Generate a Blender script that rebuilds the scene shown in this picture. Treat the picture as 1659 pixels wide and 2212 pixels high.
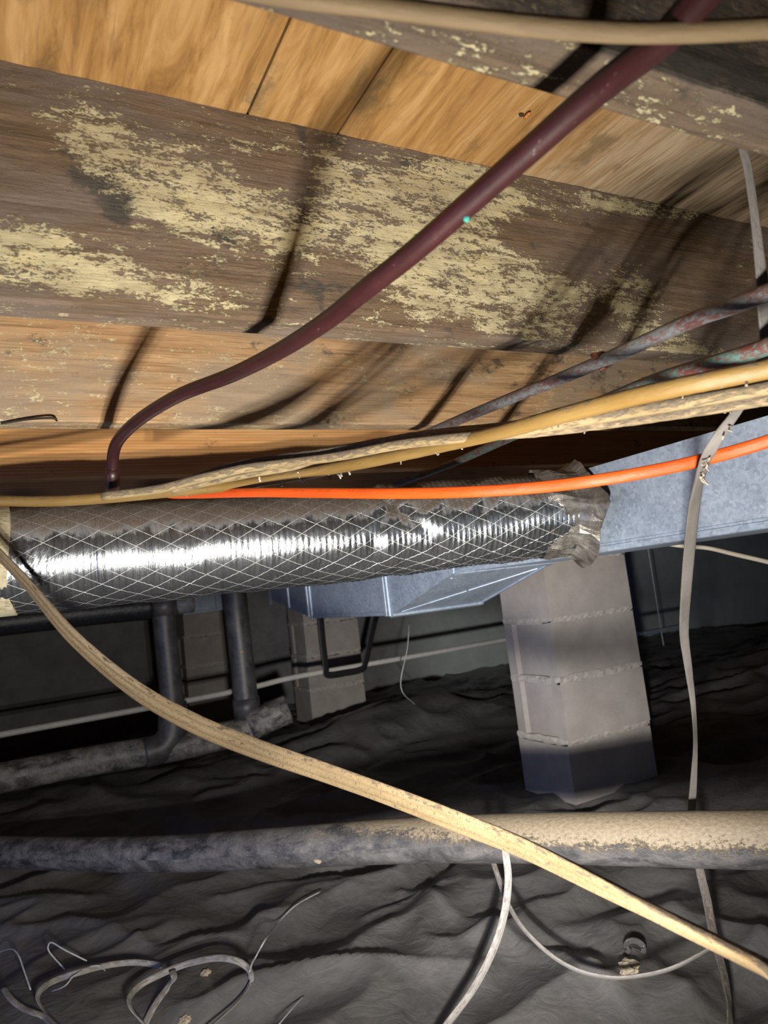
import bpy, bmesh, math, random
import numpy as np
from mathutils import Vector, Matrix
random.seed(7)
scn = bpy.context.scene
for o in list(bpy.data.objects):
    bpy.data.objects.remove(o)
COL = scn.collection

# ------------------------------------------------------------------ camera
ZC = 0.78                                   # camera height above the ground
F_PX, CX, CY = 1534.0, 829.5, 1106.0        # focal length for the 1659 x 2212 frame
_p, _r, _y = 0.1130, -0.1189, 0.4928        # pitch, roll, yaw (joists run along X)
FW = Vector((math.sin(_y) * math.cos(_p), math.cos(_y) * math.cos(_p), math.sin(_p)))
_rt = Vector((math.cos(_y), -math.sin(_y), 0))
_up = _rt.cross(FW)
RT = math.cos(_r) * _rt + math.sin(_r) * _up
UP = -math.sin(_r) * _rt + math.cos(_r) * _up
CAM = Vector((0, 0, ZC))
cam_d = bpy.data.cameras.new('camera')
cam = bpy.data.objects.new('camera', cam_d)
COL.objects.link(cam)
cam.matrix_world = Matrix(((RT.x, UP.x, -FW.x, CAM.x), (RT.y, UP.y, -FW.y, CAM.y),
                           (RT.z, UP.z, -FW.z, CAM.z), (0, 0, 0, 1)))
cam_d.sensor_fit = 'HORIZONTAL'
cam_d.sensor_width = 36.0
cam_d.lens = F_PX / 1659.0 * 36.0
cam_d.clip_start = 0.02
cam_d.dof.use_dof = True
cam_d.dof.focus_distance = 1.0
cam_d.dof.aperture_fstop = 11.5
scn.camera = cam

# ------------------------------------------------------------------ light
wd = bpy.data.worlds.new('world')
scn.world = wd
wd.use_nodes = True
wd.node_tree.nodes['Background'].inputs[0].default_value = (0.30, 0.42, 0.75, 1)
wd.node_tree.nodes['Background'].inputs[1].default_value = 0.0

def spot(name, loc, target, energy, size, blend, radius, col):
    d = bpy.data.lights.new(name, 'SPOT')
    d.energy = energy
    d.spot_size = math.radians(size)
    d.spot_blend = blend
    d.shadow_soft_size = radius
    d.color = col
    o = bpy.data.objects.new(name, d)
    COL.objects.link(o)
    o.location = loc
    o.rotation_euler = (Vector(target) - Vector(loc)).to_track_quat('-Z', 'Y').to_euler()
    return o

LAMP = Vector((0.09, 0.15, ZC - 0.275))     # hand-held work light, held low under the camera
WARM = (1.0, 0.955, 0.89)
AIM = Vector((0.74, 1.6, 0.56))
for i, (dx, dz) in enumerate(((-0.02, 0.022), (0.02, 0.022), (-0.02, -0.022), (0.02, -0.022))):
    spot('work_light_led', LAMP + Vector((dx, 0, dz)), LAMP + AIM, 17, 158, 1.0, 0.009, WARM)
spot('work_light_beam', LAMP, LAMP + Vector((1.28, 1.85, -0.06)), 122, 52, 1.0, 0.014, (1.0, 0.97, 0.93))
# daylight that comes in through the crawl opening of the left wall
d = bpy.data.lights.new('opening_daylight', 'AREA')
d.shape = 'RECTANGLE'
d.size = 0.5
d.size_y = 0.7
d.energy = 2.4
d.spread = math.radians(70)
d.color = (0.25, 0.42, 1.0)
o = bpy.data.objects.new('opening_daylight', d)
COL.objects.link(o)
o.location = (-2.35, 0.9, 0.36)
o.rotation_euler = (Vector((1, 0.25, 0.0))).to_track_quat('-Z', 'Y').to_euler()

scn.view_settings.view_transform = 'Standard'
scn.view_settings.look = 'None'
scn.view_settings.gamma = 1.0
scn.view_settings.use_curve_mapping = False
scn.view_settings.exposure = 0.3

# ------------------------------------------------------------------ helpers
def ray(px, py):
    return FW + RT * ((px - CX) / F_PX) - UP * ((py - CY) / F_PX)

def at(px, py, dd):
    return CAM + ray(px, py) * dd

def on(px, py, ax, v):
    k = ray(px, py)
    return CAM + k * ((v - CAM[ax]) / k[ax])

def tag(o, label=None, cat=None, group=None, kind=None):
    if label: o['label'] = label
    if cat: o['category'] = cat
    if group: o['group'] = group
    if kind: o['kind'] = kind
    return o

def empty(name, loc, label=None, cat=None, group=None):
    o = bpy.data.objects.new(name, None)
    o.empty_display_size = 0.05
    COL.objects.link(o)
    o.location = loc
    return tag(o, label, cat, group)

def mesh_obj(name, V, Fc, mat, parent=None, uv=None, smooth=False, origin=None, attrs=None):
    V = np.asarray(V, dtype=float)
    if parent is not None:
        og = np.array(parent.get('_o', (0, 0, 0)) if parent.type == 'MESH' else parent.location)
        if parent.type == 'MESH':
            og = np.array(parent.matrix_basis.translation)
            if parent.parent: og = og + np.array(parent.parent.matrix_basis.translation)
        elif parent.parent:
            og = og + np.array(parent.parent.matrix_basis.translation)
    elif origin is not None:
        og = np.array(origin)
    else:
        og = np.array([(V[:, 0].min() + V[:, 0].max()) / 2, (V[:, 1].min() + V[:, 1].max()) / 2, V[:, 2].min()])
    me = bpy.data.meshes.new(name)
    me.from_pydata([tuple(v) for v in (V - og)], [], Fc)
    if uv is not None:
        ul = me.uv_layers.new(name='UVMap')
        ul.data.foreach_set('uv', np.asarray(uv, dtype=np.float32).ravel())
    if attrs:
        for k, a in attrs.items():
            at_ = me.attributes.new(k, 'FLOAT', 'POINT')
            at_.data.foreach_set('value', np.asarray(a, dtype=np.float32))
    me.materials.append(mat)
    if smooth:
        me.polygons.foreach_set('use_smooth', [True] * len(me.polygons))
    me.update()
    o = bpy.data.objects.new(name, me)
    COL.objects.link(o)
    if parent is not None:
        o.parent = parent
    else:
        o.location = og
    return o

def box_data(x0, x1, y0, y1, z0, z1, bev=0.0, seg=1):
    bm = bmesh.new()
    bmesh.ops.create_cube(bm, size=1)
    for v in bm.verts:
        v.co = Vector(((x0 + x1) / 2 + v.co.x * (x1 - x0), (y0 + y1) / 2 + v.co.y * (y1 - y0), (z0 + z1) / 2 + v.co.z * (z1 - z0)))
    if bev > 0:
        bmesh.ops.bevel(bm, geom=list(bm.edges), offset=bev, segments=seg, affect='EDGES', profile=0.5)
    bm.verts.index_update()
    V = [tuple(v.co) for v in bm.verts]
    Fc = [[v.index for v in f.verts] for f in bm.faces]
    bm.free()
    return V, Fc

def box(name, x0, x1, y0, y1, z0, z1, mat, parent=None, bev=0.0, seg=1):
    V, Fc = box_data(x0, x1, y0, y1, z0, z1, bev, seg)
    return mesh_obj(name, V, Fc, mat, parent)

def prism(name, poly, axis, a0, a1, mat, parent=None):
    """poly: list of 2D points; axis 'x' -> points are (y,z)"""
    n = len(poly)
    V = []
    for a in (a0, a1):
        for (u, v) in poly:
            V.append((a, u, v) if axis == 'x' else ((u, a, v) if axis == 'y' else (u, v, a)))
    Fc = [list(range(n))[::-1], list(range(n, 2 * n))]
    for i in range(n):
        j = (i + 1) % n
        Fc.append([i, j, n + j, n + i])
    o = mesh_obj(name, V, Fc, mat, parent)
    bm = bmesh.new()
    bm.from_mesh(o.data)
    bmesh.ops.recalc_face_normals(bm, faces=list(bm.faces))
    bm.to_mesh(o.data)
    bm.free()
    return o

def crom(P, n):
    P = np.asarray(P, dtype=float)
    out = []
    for i in range(len(P) - 1):
        p0 = P[i - 1] if i > 0 else 2 * P[0] - P[1]
        p1, p2 = P[i], P[i + 1]
        p3 = P[i + 2] if i + 2 < len(P) else 2 * P[-1] - P[-2]
        for k in range(n):
            t = k / n
            out.append(0.5 * ((2 * p1) + (-p0 + p2) * t + (2 * p0 - 5 * p1 + 4 * p2 - p3) * t * t + (-p0 + 3 * p1 - 3 * p2 + p3) * t ** 3))
    out.append(P[-1])
    return np.array(out)

def sweep(name, pts, mat, parent=None, w=0.006, h=None, seg=14, n=8, ref=None, twist=None, lobes=0, lobe_amp=0.16,
          jit=0.0, widths=None, cap=True, box_sec=False):
    """tube along pts; w,h are half sizes of the section across / along ref"""
    h = w if h is None else h
    P = [tuple(p) for p in pts]
    ex = np.array([[tw, ww] for tw, ww in zip(twist or [0] * len(P), widths or [1] * len(P))], dtype=float)
    S = crom(np.hstack([np.array(P), ex]), n)
    C, tw, ws = S[:, :3], S[:, 3], S[:, 4]
    m = len(C)
    T = np.gradient(C, axis=0)
    T /= np.linalg.norm(T, axis=1)[:, None] + 1e-12
    rf = np.array(ref if ref is not None else -FW, dtype=float)
    L = np.concatenate([[0], np.cumsum(np.linalg.norm(np.diff(C, axis=0), axis=1))])
    V = []
    rng = np.random.default_rng(abs(hash(name)) % 1000 + m)
    Nprev = None
    for i in range(m):
        nn = rf - T[i] * (rf @ T[i])
        if np.linalg.norm(nn) < 0.25 and Nprev is not None:
            nn = Nprev - T[i] * (Nprev @ T[i])
        nn /= np.linalg.norm(nn) + 1e-12
        Nprev = nn
        b = np.cross(T[i], nn)
        ct, st = math.cos(tw[i]), math.sin(tw[i])
        n2 = nn * ct + b * st
        b2 = b * ct - nn * st
        for k in range(seg):
            th = 2 * math.pi * k / seg
            c, s = math.cos(th), math.sin(th)
            if box_sec:
                c = math.copysign(abs(c) ** 0.45, c)
                s = math.copysign(abs(s) ** 0.45, s)
            hh = h
            if lobes:
                hh = h * (1 - lobe_amp + lobe_amp * math.cos(c * math.pi * (lobes - 0.0)))
            j = 1 + (rng.normal() * jit if jit else 0)
            V.append(C[i] + (b2 * c * w * ws[i] + n2 * s * hh * min(1.0, ws[i] + 0.2)) * j)
    Fc, UV = [], []
    for i in range(m - 1):
        for k in range(seg):
            k2 = (k + 1) % seg
            Fc.append([i * seg + k, i * seg + k2, (i + 1) * seg + k2, (i + 1) * seg + k])
            v0, v1 = k / seg, (k + 1) / seg
            UV += [(L[i], v0), (L[i], v1), (L[i + 1], v1), (L[i + 1], v0)]
    if cap:
        Fc.append(list(range(seg))[::-1])
        UV += [(L[0], 0.5)] * seg
        Fc.append([(m - 1) * seg + k for k in range(seg)])
        UV += [(L[-1], 0.5)] * seg
    return mesh_obj(name, V, Fc, mat, parent, uv=UV, smooth=True)

def px_path(lst):
    return [at(*q[:3]) for q in lst]

def run_on(P, a=0.0, b=0.0, drop=0.0):
    """carry a path on past its first / last point, so nothing stops at the edge of the view"""
    P = [Vector(p) for p in P]
    if a:
        d0 = (P[0] - P[1]).normalized()
        P = [P[0] + d0 * a + Vector((0, 0, -drop * a)), P[0] + d0 * a * .5 + Vector((0, 0, -drop * a * .25))] + P
    if b:
        d1 = (P[-1] - P[-2]).normalized()
        P = P + [P[-1] + d1 * b * .5 + Vector((0, 0, -drop * b * .25)), P[-1] + d1 * b + Vector((0, 0, -drop * b))]
    return P

# numpy gradient noise, for real relief
_rng = np.random.default_rng(11)
_perm = _rng.permutation(512)
_perm = np.concatenate([_perm, _perm, _perm])
_g = _rng.uniform(0, 2 * math.pi, 512)
def perlin(x, y, seed=0):
    x = np.asarray(x, float) + seed * 17.31
    y = np.asarray(y, float) + seed * 9.77
    xi = np.floor(x).astype(int); yi = np.floor(y).astype(int)
    xf, yf = x - xi, y - yi
    u = xf * xf * xf * (xf * (xf * 6 - 15) + 10); v = yf * yf * yf * (yf * (yf * 6 - 15) + 10)
    def g(ix, iy, dx, dy):
        a = _g[_perm[(_perm[ix & 511] + (iy & 511)) % 1024] & 511]
        return np.cos(a) * dx + np.sin(a) * dy
    n00 = g(xi, yi, xf, yf); n10 = g(xi + 1, yi, xf - 1, yf)
    n01 = g(xi, yi + 1, xf, yf - 1); n11 = g(xi + 1, yi + 1, xf - 1, yf - 1)
    return ((n00 * (1 - u) + n10 * u) * (1 - v) + (n01 * (1 - u) + n11 * u) * v) * 1.5

# ------------------------------------------------------------------ node helper
class G:
    def __init__(s, name, rough=0.7, metal=0.0, spec=0.5):
        s.m = bpy.data.materials.new(name)
        s.m.use_nodes = True
        s.t = s.m.node_tree
        s.b = s.t.nodes['Principled BSDF']
        s.b.inputs['Roughness'].default_value = rough
        s.b.inputs['Metallic'].default_value = metal
        s.b.inputs['Specular IOR Level'].default_value = spec
        s.tc = s.t.nodes.new('ShaderNodeTexCoord')
    def set(s, sock, v):
        if hasattr(v, 'is_linked'):
            s.t.links.new(v, sock)
        else:
            sock.default_value = v
    def n(s, typ, ins=None, **props):
        nd = s.t.nodes.new(typ)
        for k, v in props.items():
            setattr(nd, k, v)
        for k, v in (ins or {}).items():
            s.set(nd.inputs[k], v)
        return nd
    def co(s, kind='Object', scale=(1, 1, 1), rot=(0, 0, 0), loc=(0, 0, 0)):
        mp = s.n('ShaderNodeMapping', {'Vector': s.tc.outputs[kind], 'Scale': scale, 'Rotation': rot, 'Location': loc})
        return mp.outputs[0]
    def noise(s, vec, scale=1.0, detail=4, rough=0.55, dist=0.0):
        return s.n('ShaderNodeTexNoise', {'Vector': vec, 'Scale': scale, 'Detail': detail, 'Roughness': rough, 'Distortion': dist}).outputs[0]
    def voro(s, vec, scale, feature='F1', out='Distance'):
        return s.n('ShaderNodeTexVoronoi', {'Vector': vec, 'Scale': scale}, feature=feature).outputs[out]
    def math(s, op, a, b=0.0, c=None):
        nd = s.n('ShaderNodeMath', operation=op)
        s.set(nd.inputs[0], a); s.set(nd.inputs[1], b)
        if c is not None: s.set(nd.inputs[2], c)
        return nd.outputs[0]
    def step(s, v, lo, hi, to0=0.0, to1=1.0):
        nd = s.n('ShaderNodeMapRange', {'Value': v, 'From Min': lo, 'From Max': hi, 'To Min': to0, 'To Max': to1}, interpolation_type='SMOOTHSTEP')
        return nd.outputs[0]
    def ramp(s, v, stops):
        nd = s.n('ShaderNodeValToRGB', {'Fac': v})
        e = nd.color_ramp.elements
        while len(e) < len(stops): e.new(0.5)
        for el, (p, c) in zip(e, stops):
            el.position = p
            el.color = tuple(c) + (1,)
        return nd.outputs[0]
    def mix(s, f, a, b):
        nd = s.t.nodes.new('ShaderNodeMix')
        nd.data_type = 'RGBA'
        for i, v in ((0, f), (6, a), (7, b)):
            if isinstance(v, tuple) and len(v) == 3: v = v + (1,)
            s.set(nd.inputs[i], v)
        return nd.outputs[2]
    def attr(s, name):
        return s.n('ShaderNodeAttribute', attribute_name=name).outputs['Fac']
    def nz(s):
        g = s.n('ShaderNodeNewGeometry')
        return s.n('ShaderNodeSeparateXYZ', {0: g.outputs['Normal']}).outputs[2]
    def xyz(s, v):
        return s.n('ShaderNodeSeparateXYZ', {0: v}).outputs
    def bump(s, hgt, strength=0.5, dist=0.002, prev=None):
        nd = s.n('ShaderNodeBump', {'Height': hgt, 'Strength': strength, 'Distance': dist})
        if prev is not None: s.set(nd.inputs['Normal'], prev)
        return nd.outputs[0]
    def out(s, color=None, rough=None, metal=None, normal=None):
        if color is not None: s.set(s.b.inputs['Base Color'], color + (1,) if isinstance(color, tuple) else color)
        if rough is not None: s.set(s.b.inputs['Roughness'], rough)
        if metal is not None: s.set(s.b.inputs['Metallic'], metal)
        if normal is not None: s.set(s.b.inputs['Normal'], normal)
        return s.m

# ------------------------------------------------------------------ materials
def joist_wood(name, c_dark, c_light, c_grey, fleck, mold_w, grey_amt, off, knots=False, fine=1.0, bumpy=0.9):
    g = G(name, 0.85, 0, 0.25)
    v = g.co(loc=off)
    gr = g.noise(g.co(scale=(3.5, 60, 75), loc=off), 1.0, 5, 0.6, 0.6)
    gr2 = g.noise(g.co(scale=(10, 300, 380), loc=off), 1.0, 3, 0.6)
    base = g.ramp(gr, [(0.30, c_dark), (0.50, tuple((a + b) / 2 for a, b in zip(c_dark, c_light))), (0.70, c_light)])
    if knots:
        wv = g.n('ShaderNodeTexWave', {'Vector': g.co(scale=(1.6, 10, 22), loc=off), 'Scale': 2.2, 'Distortion': 6.0, 'Detail': 2.0, 'Detail Scale': 0.7}, bands_direction='Z').outputs[1]
        base = g.mix(g.step(wv, 0.2, 0.9, 0, 0.45), base, tuple(c * 0.62 for c in c_dark))
        kn = g.voro(g.co(scale=(2.6, 4, 9), loc=off), 1.0)
        base = g.mix(g.step(kn, 0.24, 0.08, 0, 0.8), base, (0.12, 0.045, 0.03))
    else:
        base = g.mix(g.step(gr2, 0.50, 0.62, 0, 0.55), base, tuple(c * 0.55 for c in c_dark))
    gy = g.step(g.noise(g.co(scale=(4, 8, 9), loc=off), 1.0, 5, 0.6), 0.40, 0.62, 0, grey_amt)
    base = g.mix(gy, base, c_grey)
    mold = g.attr('mold')
    lo = g.noise(g.co(scale=(11, 26, 30), loc=off), 1.0, 4, 0.6, 0.4)
    hi = g.noise(g.co(scale=(95, 250, 250), loc=off), fine, 9, 0.8, 0.2)
    hi2 = g.noise(g.co(scale=(260, 480, 480), loc=off), fine, 5, 0.7)
    mid = g.noise(g.co(scale=(30, 95, 105), loc=off), fine, 5, 0.65, 0.3)
    c = g.math('ADD', g.math('ADD', g.math('MULTIPLY', lo, 0.17), g.math('MULTIPLY', mid, 0.30)), g.math('ADD', g.math('MULTIPLY', hi, 0.28), g.math('MULTIPLY', hi2, 0.25)))
    c = g.math('ADD', c, g.math('MULTIPLY', g.math('SUBTRACT', mold, 0.5), mold_w))
    fl = g.step(c, fleck, fleck + 0.03)
    cream = g.ramp(g.noise(v, 30, 4), [(0.35, (0.48, 0.40, 0.235)), (0.55, (0.60, 0.52, 0.31)), (0.75, (0.66, 0.55, 0.29))])
    dk = g.noise(g.co(scale=(16, 26, 26), loc=(off[0] + 3.1, off[1], off[2])), 1.0, 6, 0.7)
    dkm = g.step(g.math('ADD', dk, g.math('MULTIPLY', g.attr('dark'), 0.22)), 0.60, 0.70, 0, 0.85)
    base = g.mix(g.math('MULTIPLY', dkm, 0.8), base, (0.045, 0.045, 0.04))
    col = g.mix(fl, base, cream)
    col = g.mix(g.step(g.math('ADD', hi, g.math('MULTIPLY', g.attr('dark'), 0.16)), 0.62, 0.68, 0, 0.75), col, (0.06, 0.055, 0.045))
    hgt = g.math('ADD', g.math('MULTIPLY', fl, 0.5), g.math('ADD', hi, g.math('MULTIPLY', gr2, 0.4)))
    return g.out(col, None, None, g.bump(hgt, bumpy, 0.0035))

M_J0 = joist_wood('moldy_wood_dark', (0.11, 0.075, 0.045), (0.22, 0.155, 0.10), (0.16, 0.125, 0.10), 0.535, 0.16, 0.7, (1.3, 0, 0), fine=0.8)
M_J1 = joist_wood('moldy_wood', (0.13, 0.085, 0.05), (0.24, 0.16, 0.095), (0.20, 0.155, 0.125), 0.528, 0.22, 0.75, (0, 0, 0))
M_J2 = joist_wood('speckled_fir', (0.34, 0.19, 0.085), (0.58, 0.37, 0.185), (0.31, 0.25, 0.18), 0.541, 0.10, 0.75, (4.1, 0, 0), bumpy=0.35)
M_J3 = joist_wood('clean_pine', (0.66, 0.31, 0.10), (0.86, 0.48, 0.20), (0.72, 0.42, 0.17), 0.69, 0.10, 0.3, (8.3, 0, 0), knots=True, bumpy=0.15)

def plywood():
    g = G('subfloor_plywood', 0.75, 0, 0.3)
    a = g.noise(g.co(scale=(42, 5, 10)), 1.0, 7, 0.68, 0.8)
    b = g.noise(g.co(scale=(150, 10, 10)), 1.0, 4, 0.6)
    base = g.ramp(a, [(0.32, (0.17, 0.078, 0.020)), (0.48, (0.30, 0.158, 0.048)), (0.68, (0.43, 0.255, 0.10))])
    x = g.xyz(g.tc.outputs['Object'])[0]
    grey = g.step(g.math('ADD', x, g.math('MULTIPLY', a, 0.5)), 0.78, 1.08, 0, 0.8)
    base = g.mix(grey, base, g.ramp(b, [(0.35, (0.20, 0.14, 0.08)), (0.65, (0.45, 0.37, 0.26))]))
    base = g.mix(g.step(b, 0.55, 0.72, 0, 0.45), base, (0.16, 0.085, 0.035))
    st = g.noise(g.co(scale=(14, 9, 9), loc=(2, 1, 0)), 1.0, 6, 0.65)
    base = g.mix(g.step(st, 0.55, 0.68, 0, 0.65), base, (0.11, 0.075, 0.035))
    wf = g.noise(g.co(scale=(40, 14, 14), loc=(5, 3, 0)), 1.0, 6, 0.7)
    base = g.mix(g.step(wf, 0.66, 0.72, 0, 0.5), base, (0.55, 0.45, 0.28))
    return g.out(base, None, None, g.bump(g.math('ADD', a, b), 0.35, 0.002))
M_PLY = plywood()

def cable_mat(name, cols, dust_lo, dust_hi, rough=0.5, dust=(0.14, 0.11, 0.075), print_=False, speck=0.0):
    g = G(name, rough, 0, 0.4)
    uv = g.co('UV', scale=(60, 9, 1))
    a = g.noise(g.co('UV', scale=(9, 3, 1)), 1.0, 4, 0.6)
    base = g.ramp(a, [(0.35, cols[0]), (0.65, cols[1])])
    nz = g.nz()
    dn = g.noise(uv, 1.0, 7, 0.72, 0.3)
    dv = g.math('ADD', dn, g.math('MULTIPLY', nz, 0.14))
    dm = g.step(dv, dust_lo, dust_hi)
    col = g.mix(dm, base, g.ramp(g.noise(uv, 3.0, 4), [(0.3, tuple(c * 0.55 for c in dust)), (0.7, tuple(min(1, c * 1.5) for c in dust))]))
    if speck:
        sp = g.noise(g.co('UV', scale=(500, 22, 1)), 1.0, 6, 0.7)
        col = g.mix(g.step(sp, 0.60 - speck, 0.66 - speck, 0, 0.8), col, (0.034, 0.021, 0.011))
    if print_:
        # the faint broken print along the jacket
        sx = g.xyz(g.co('UV', scale=(1, 1, 1)))
        band = g.math('MULTIPLY', g.step(sx[1], 0.155, 0.17), g.step(sx[1], 0.22, 0.205))
        br = g.step(g.noise(g.co('UV', scale=(420, 40, 1)), 1.0, 2, 0.5), 0.53, 0.57)
        gap = g.step(g.noise(g.co('UV', scale=(22, 0.1, 1)), 1.0, 1, 0.5), 0.50, 0.53)
        col = g.mix(g.math('MULTIPLY', g.math('MULTIPLY', band, br), g.math('MULTIPLY', gap, 0.8)), col, (0.16, 0.03, 0.01))
    rg = g.math('ADD', g.math('MULTIPLY', dm, 0.4), rough)
    return g.out(col, rg, None, g.bump(g.math('ADD', g.math('MULTIPLY', dm, 1.0), dn), 0.55, 0.0015))

M_YEL = cable_mat('yellow_cable_jacket', ((0.19, 0.11, 0.028), (0.25, 0.16, 0.052)), 0.60, 0.66, 0.42)
M_TAN = cable_mat('dusty_tan_jacket', ((0.25, 0.18, 0.085), (0.33, 0.245, 0.125)), 0.42, 0.55, 0.6)
M_BRN = cable_mat('dusty_brown_jacket', ((0.24, 0.18, 0.10), (0.33, 0.25, 0.14)), 0.36, 0.52, 0.7, dust=(0.13, 0.10, 0.07))
M_DIAG = cable_mat('pale_tan_jacket', ((0.085, 0.060, 0.029), (0.12, 0.086, 0.045)), 0.58, 0.66, 0.5, speck=0.05, dust=(0.045, 0.031, 0.018))
M_ORG = cable_mat('orange_jacket', ((0.58, 0.066, 0.006), (0.66, 0.088, 0.009)), 0.80, 0.90, 0.38, print_=True)
M_GREYCAB = cable_mat('grey_cable_jacket', ((0.12, 0.108, 0.097), (0.175, 0.16, 0.145)), 0.50, 0.66, 0.6, dust=(0.20, 0.17, 0.14))
M_GREYLT = cable_mat('pale_grey_cable_jacket', ((0.28, 0.26, 0.24), (0.40, 0.375, 0.35)), 0.52, 0.68, 0.55, dust=(0.22, 0.19, 0.16))
M_NEAR = cable_mat('near_tan_jacket', ((0.15, 0.10, 0.05), (0.22, 0.155, 0.08)), 0.55, 0.7, 0.6)
M_WHITECORD = cable_mat('cream_cord', ((0.62, 0.54, 0.40), (0.70, 0.62, 0.48)), 0.7, 0.8, 0.5)

def copper(name, base, patina, lo, hi, rough=0.42):
    g = G(name, rough, 0.0, 0.5)
    a = g.noise(g.co('UV', scale=(26, 4, 1)), 1.0, 6, 0.65)
    f = g.noise(g.co('UV', scale=(120, 10, 1)), 1.0, 5, 0.7)
    col = g.ramp(a, [(0.3, tuple(c * 0.7 for c in base)), (0.7, tuple(c * 1.3 for c in base))])
    m = g.step(g.math('ADD', g.math('MULTIPLY', a, 0.5), g.math('MULTIPLY', f, 0.5)), lo, hi)
    col = g.mix(m, col, g.ramp(f, [(0.3, patina[0]), (0.7, patina[1])]))
    nz = g.nz()
    col = g.mix(g.step(g.math('ADD', nz, g.math('MULTIPLY', f, 0.6)), 0.85, 1.15, 0, 0.6), col, (0.10, 0.085, 0.055))
    sc = g.noise(g.co('UV', scale=(210, 60, 1), rot=(0, 0, 0.5)), 1.0, 3, 0.5)
    col = g.mix(g.step(sc, 0.74, 0.78, 0, 0.5), col, (0.40, 0.38, 0.33))
    return g.out(col, None, None, g.bump(f, 0.25, 0.0008))
M_RED = copper('red_brown_copper', (0.027, 0.0064, 0.0066), ((0.14, 0.16, 0.15), (0.20, 0.16, 0.15)), 0.60, 0.68)
M_COP2 = copper('weathered_copper', (0.11, 0.048, 0.042), ((0.075, 0.095, 0.10), (0.15, 0.165, 0.16)), 0.42, 0.56, 0.5)
M_COP3 = copper('green_copper', (0.13, 0.037, 0.03), ((0.03, 0.075, 0.064), (0.10, 0.18, 0.16)), 0.44, 0.54, 0.55)
def flat(name, col, rough=0.7, metal=0.0, var=0.3, scale=40, bump=0.2):
    g = G(name, rough, metal, 0.4)
    a = g.noise(g.co(), scale, 5, 0.65)
    c = g.ramp(a, [(0.3, tuple(x * (1 - var) for x in col)), (0.7, tuple(min(1, x * (1 + var)) for x in col))])
    return g.out(c, None, None, g.bump(a, bump, 0.002))
M_VERD = flat('verdigris', (0.03, 0.24, 0.19), 0.8)
M_RUST = flat('rusty_clip', (0.16, 0.055, 0.025), 0.8, 0, 0.5, 120)
M_CLEAN_ROD = flat('zinc_rod', (0.35, 0.37, 0.36), 0.45, 0.6)
M_BLACKSTRAP = flat('black_strapping', (0.012, 0.012, 0.014), 0.45)
M_PVC = flat('white_conduit', (0.60, 0.58, 0.54), 0.5, 0, 0.12)
M_MORTAR = flat('pale_mortar', (0.46, 0.42, 0.38), 0.95, 0, 0.25, 60, 0.6)
M_DIRT = flat('soil', (0.06, 0.05, 0.04), 0.95)
M_CLOD = flat('dry_clod', (0.42, 0.35, 0.25), 0.95, 0, 0.5, 90, 0.8)
M_WEB = flat('dust_tuft', (0.30, 0.25, 0.19), 0.95)
M_WEBLT = flat('cobweb', (0.55, 0.50, 0.42), 0.95)
M_HUSK = flat('insect_husk', (0.35, 0.13, 0.03), 0.35, 0, 0.5, 300)
M_DARKWOOD = flat('dark_splinter', (0.03, 0.02, 0.015), 0.9)
M_WIRE = flat('bright_wire', (0.55, 0.55, 0.54), 0.4)
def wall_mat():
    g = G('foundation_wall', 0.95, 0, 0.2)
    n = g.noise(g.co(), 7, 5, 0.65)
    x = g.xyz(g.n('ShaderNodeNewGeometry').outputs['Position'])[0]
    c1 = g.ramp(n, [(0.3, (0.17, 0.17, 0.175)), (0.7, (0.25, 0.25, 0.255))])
    c2 = g.ramp(n, [(0.3, (0.56, 0.63, 0.62)), (0.7, (0.70, 0.76, 0.75))])  # lighter right stretch: extra light at that end painted into the colour
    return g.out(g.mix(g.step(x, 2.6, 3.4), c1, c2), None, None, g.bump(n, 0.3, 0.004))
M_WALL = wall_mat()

def block_mat():
    g = G('concrete_block', 0.95, 0, 0.2)
    a = g.noise(g.co(), 260, 5, 0.7)
    b = g.noise(g.co(), 9, 4, 0.6)
    col = g.ramp(b, [(0.3, (0.34, 0.305, 0.28)), (0.7, (0.44, 0.40, 0.37))])
    col = g.mix(g.step(a, 0.56, 0.70, 0, 0.5), col, (0.22, 0.20, 0.185))
    return g.out(col, None, None, g.bump(a, 0.5, 0.002))
M_BLOCK = block_mat()

def galv(name, tint=1.0, dark=0.0):
    g = G(name, 0.5, 0.35, 0.5)
    v = g.voro(g.co(scale=(1, 1, 1)), 190, out='Color')
    bw = g.n('ShaderNodeRGBToBW', {0: v}).outputs[0]
    n = g.noise(g.co(), 14, 5, 0.65)
    s = g.math('ADD', g.math('MULTIPLY', bw, 0.35), g.math('MULTIPLY', n, 0.65))
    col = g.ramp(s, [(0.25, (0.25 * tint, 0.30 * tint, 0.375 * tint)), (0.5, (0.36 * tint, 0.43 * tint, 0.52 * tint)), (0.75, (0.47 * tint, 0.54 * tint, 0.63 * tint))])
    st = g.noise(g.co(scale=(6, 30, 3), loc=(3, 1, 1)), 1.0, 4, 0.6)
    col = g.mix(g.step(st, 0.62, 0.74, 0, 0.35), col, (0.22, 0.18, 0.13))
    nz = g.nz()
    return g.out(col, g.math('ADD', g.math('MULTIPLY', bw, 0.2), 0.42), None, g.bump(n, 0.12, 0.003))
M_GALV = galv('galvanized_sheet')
M_GALV_SHADED = galv('galvanized_sheet_shaded', 0.62)  # same sheet metal toned down, shade on the back ducts put into the colour

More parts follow.
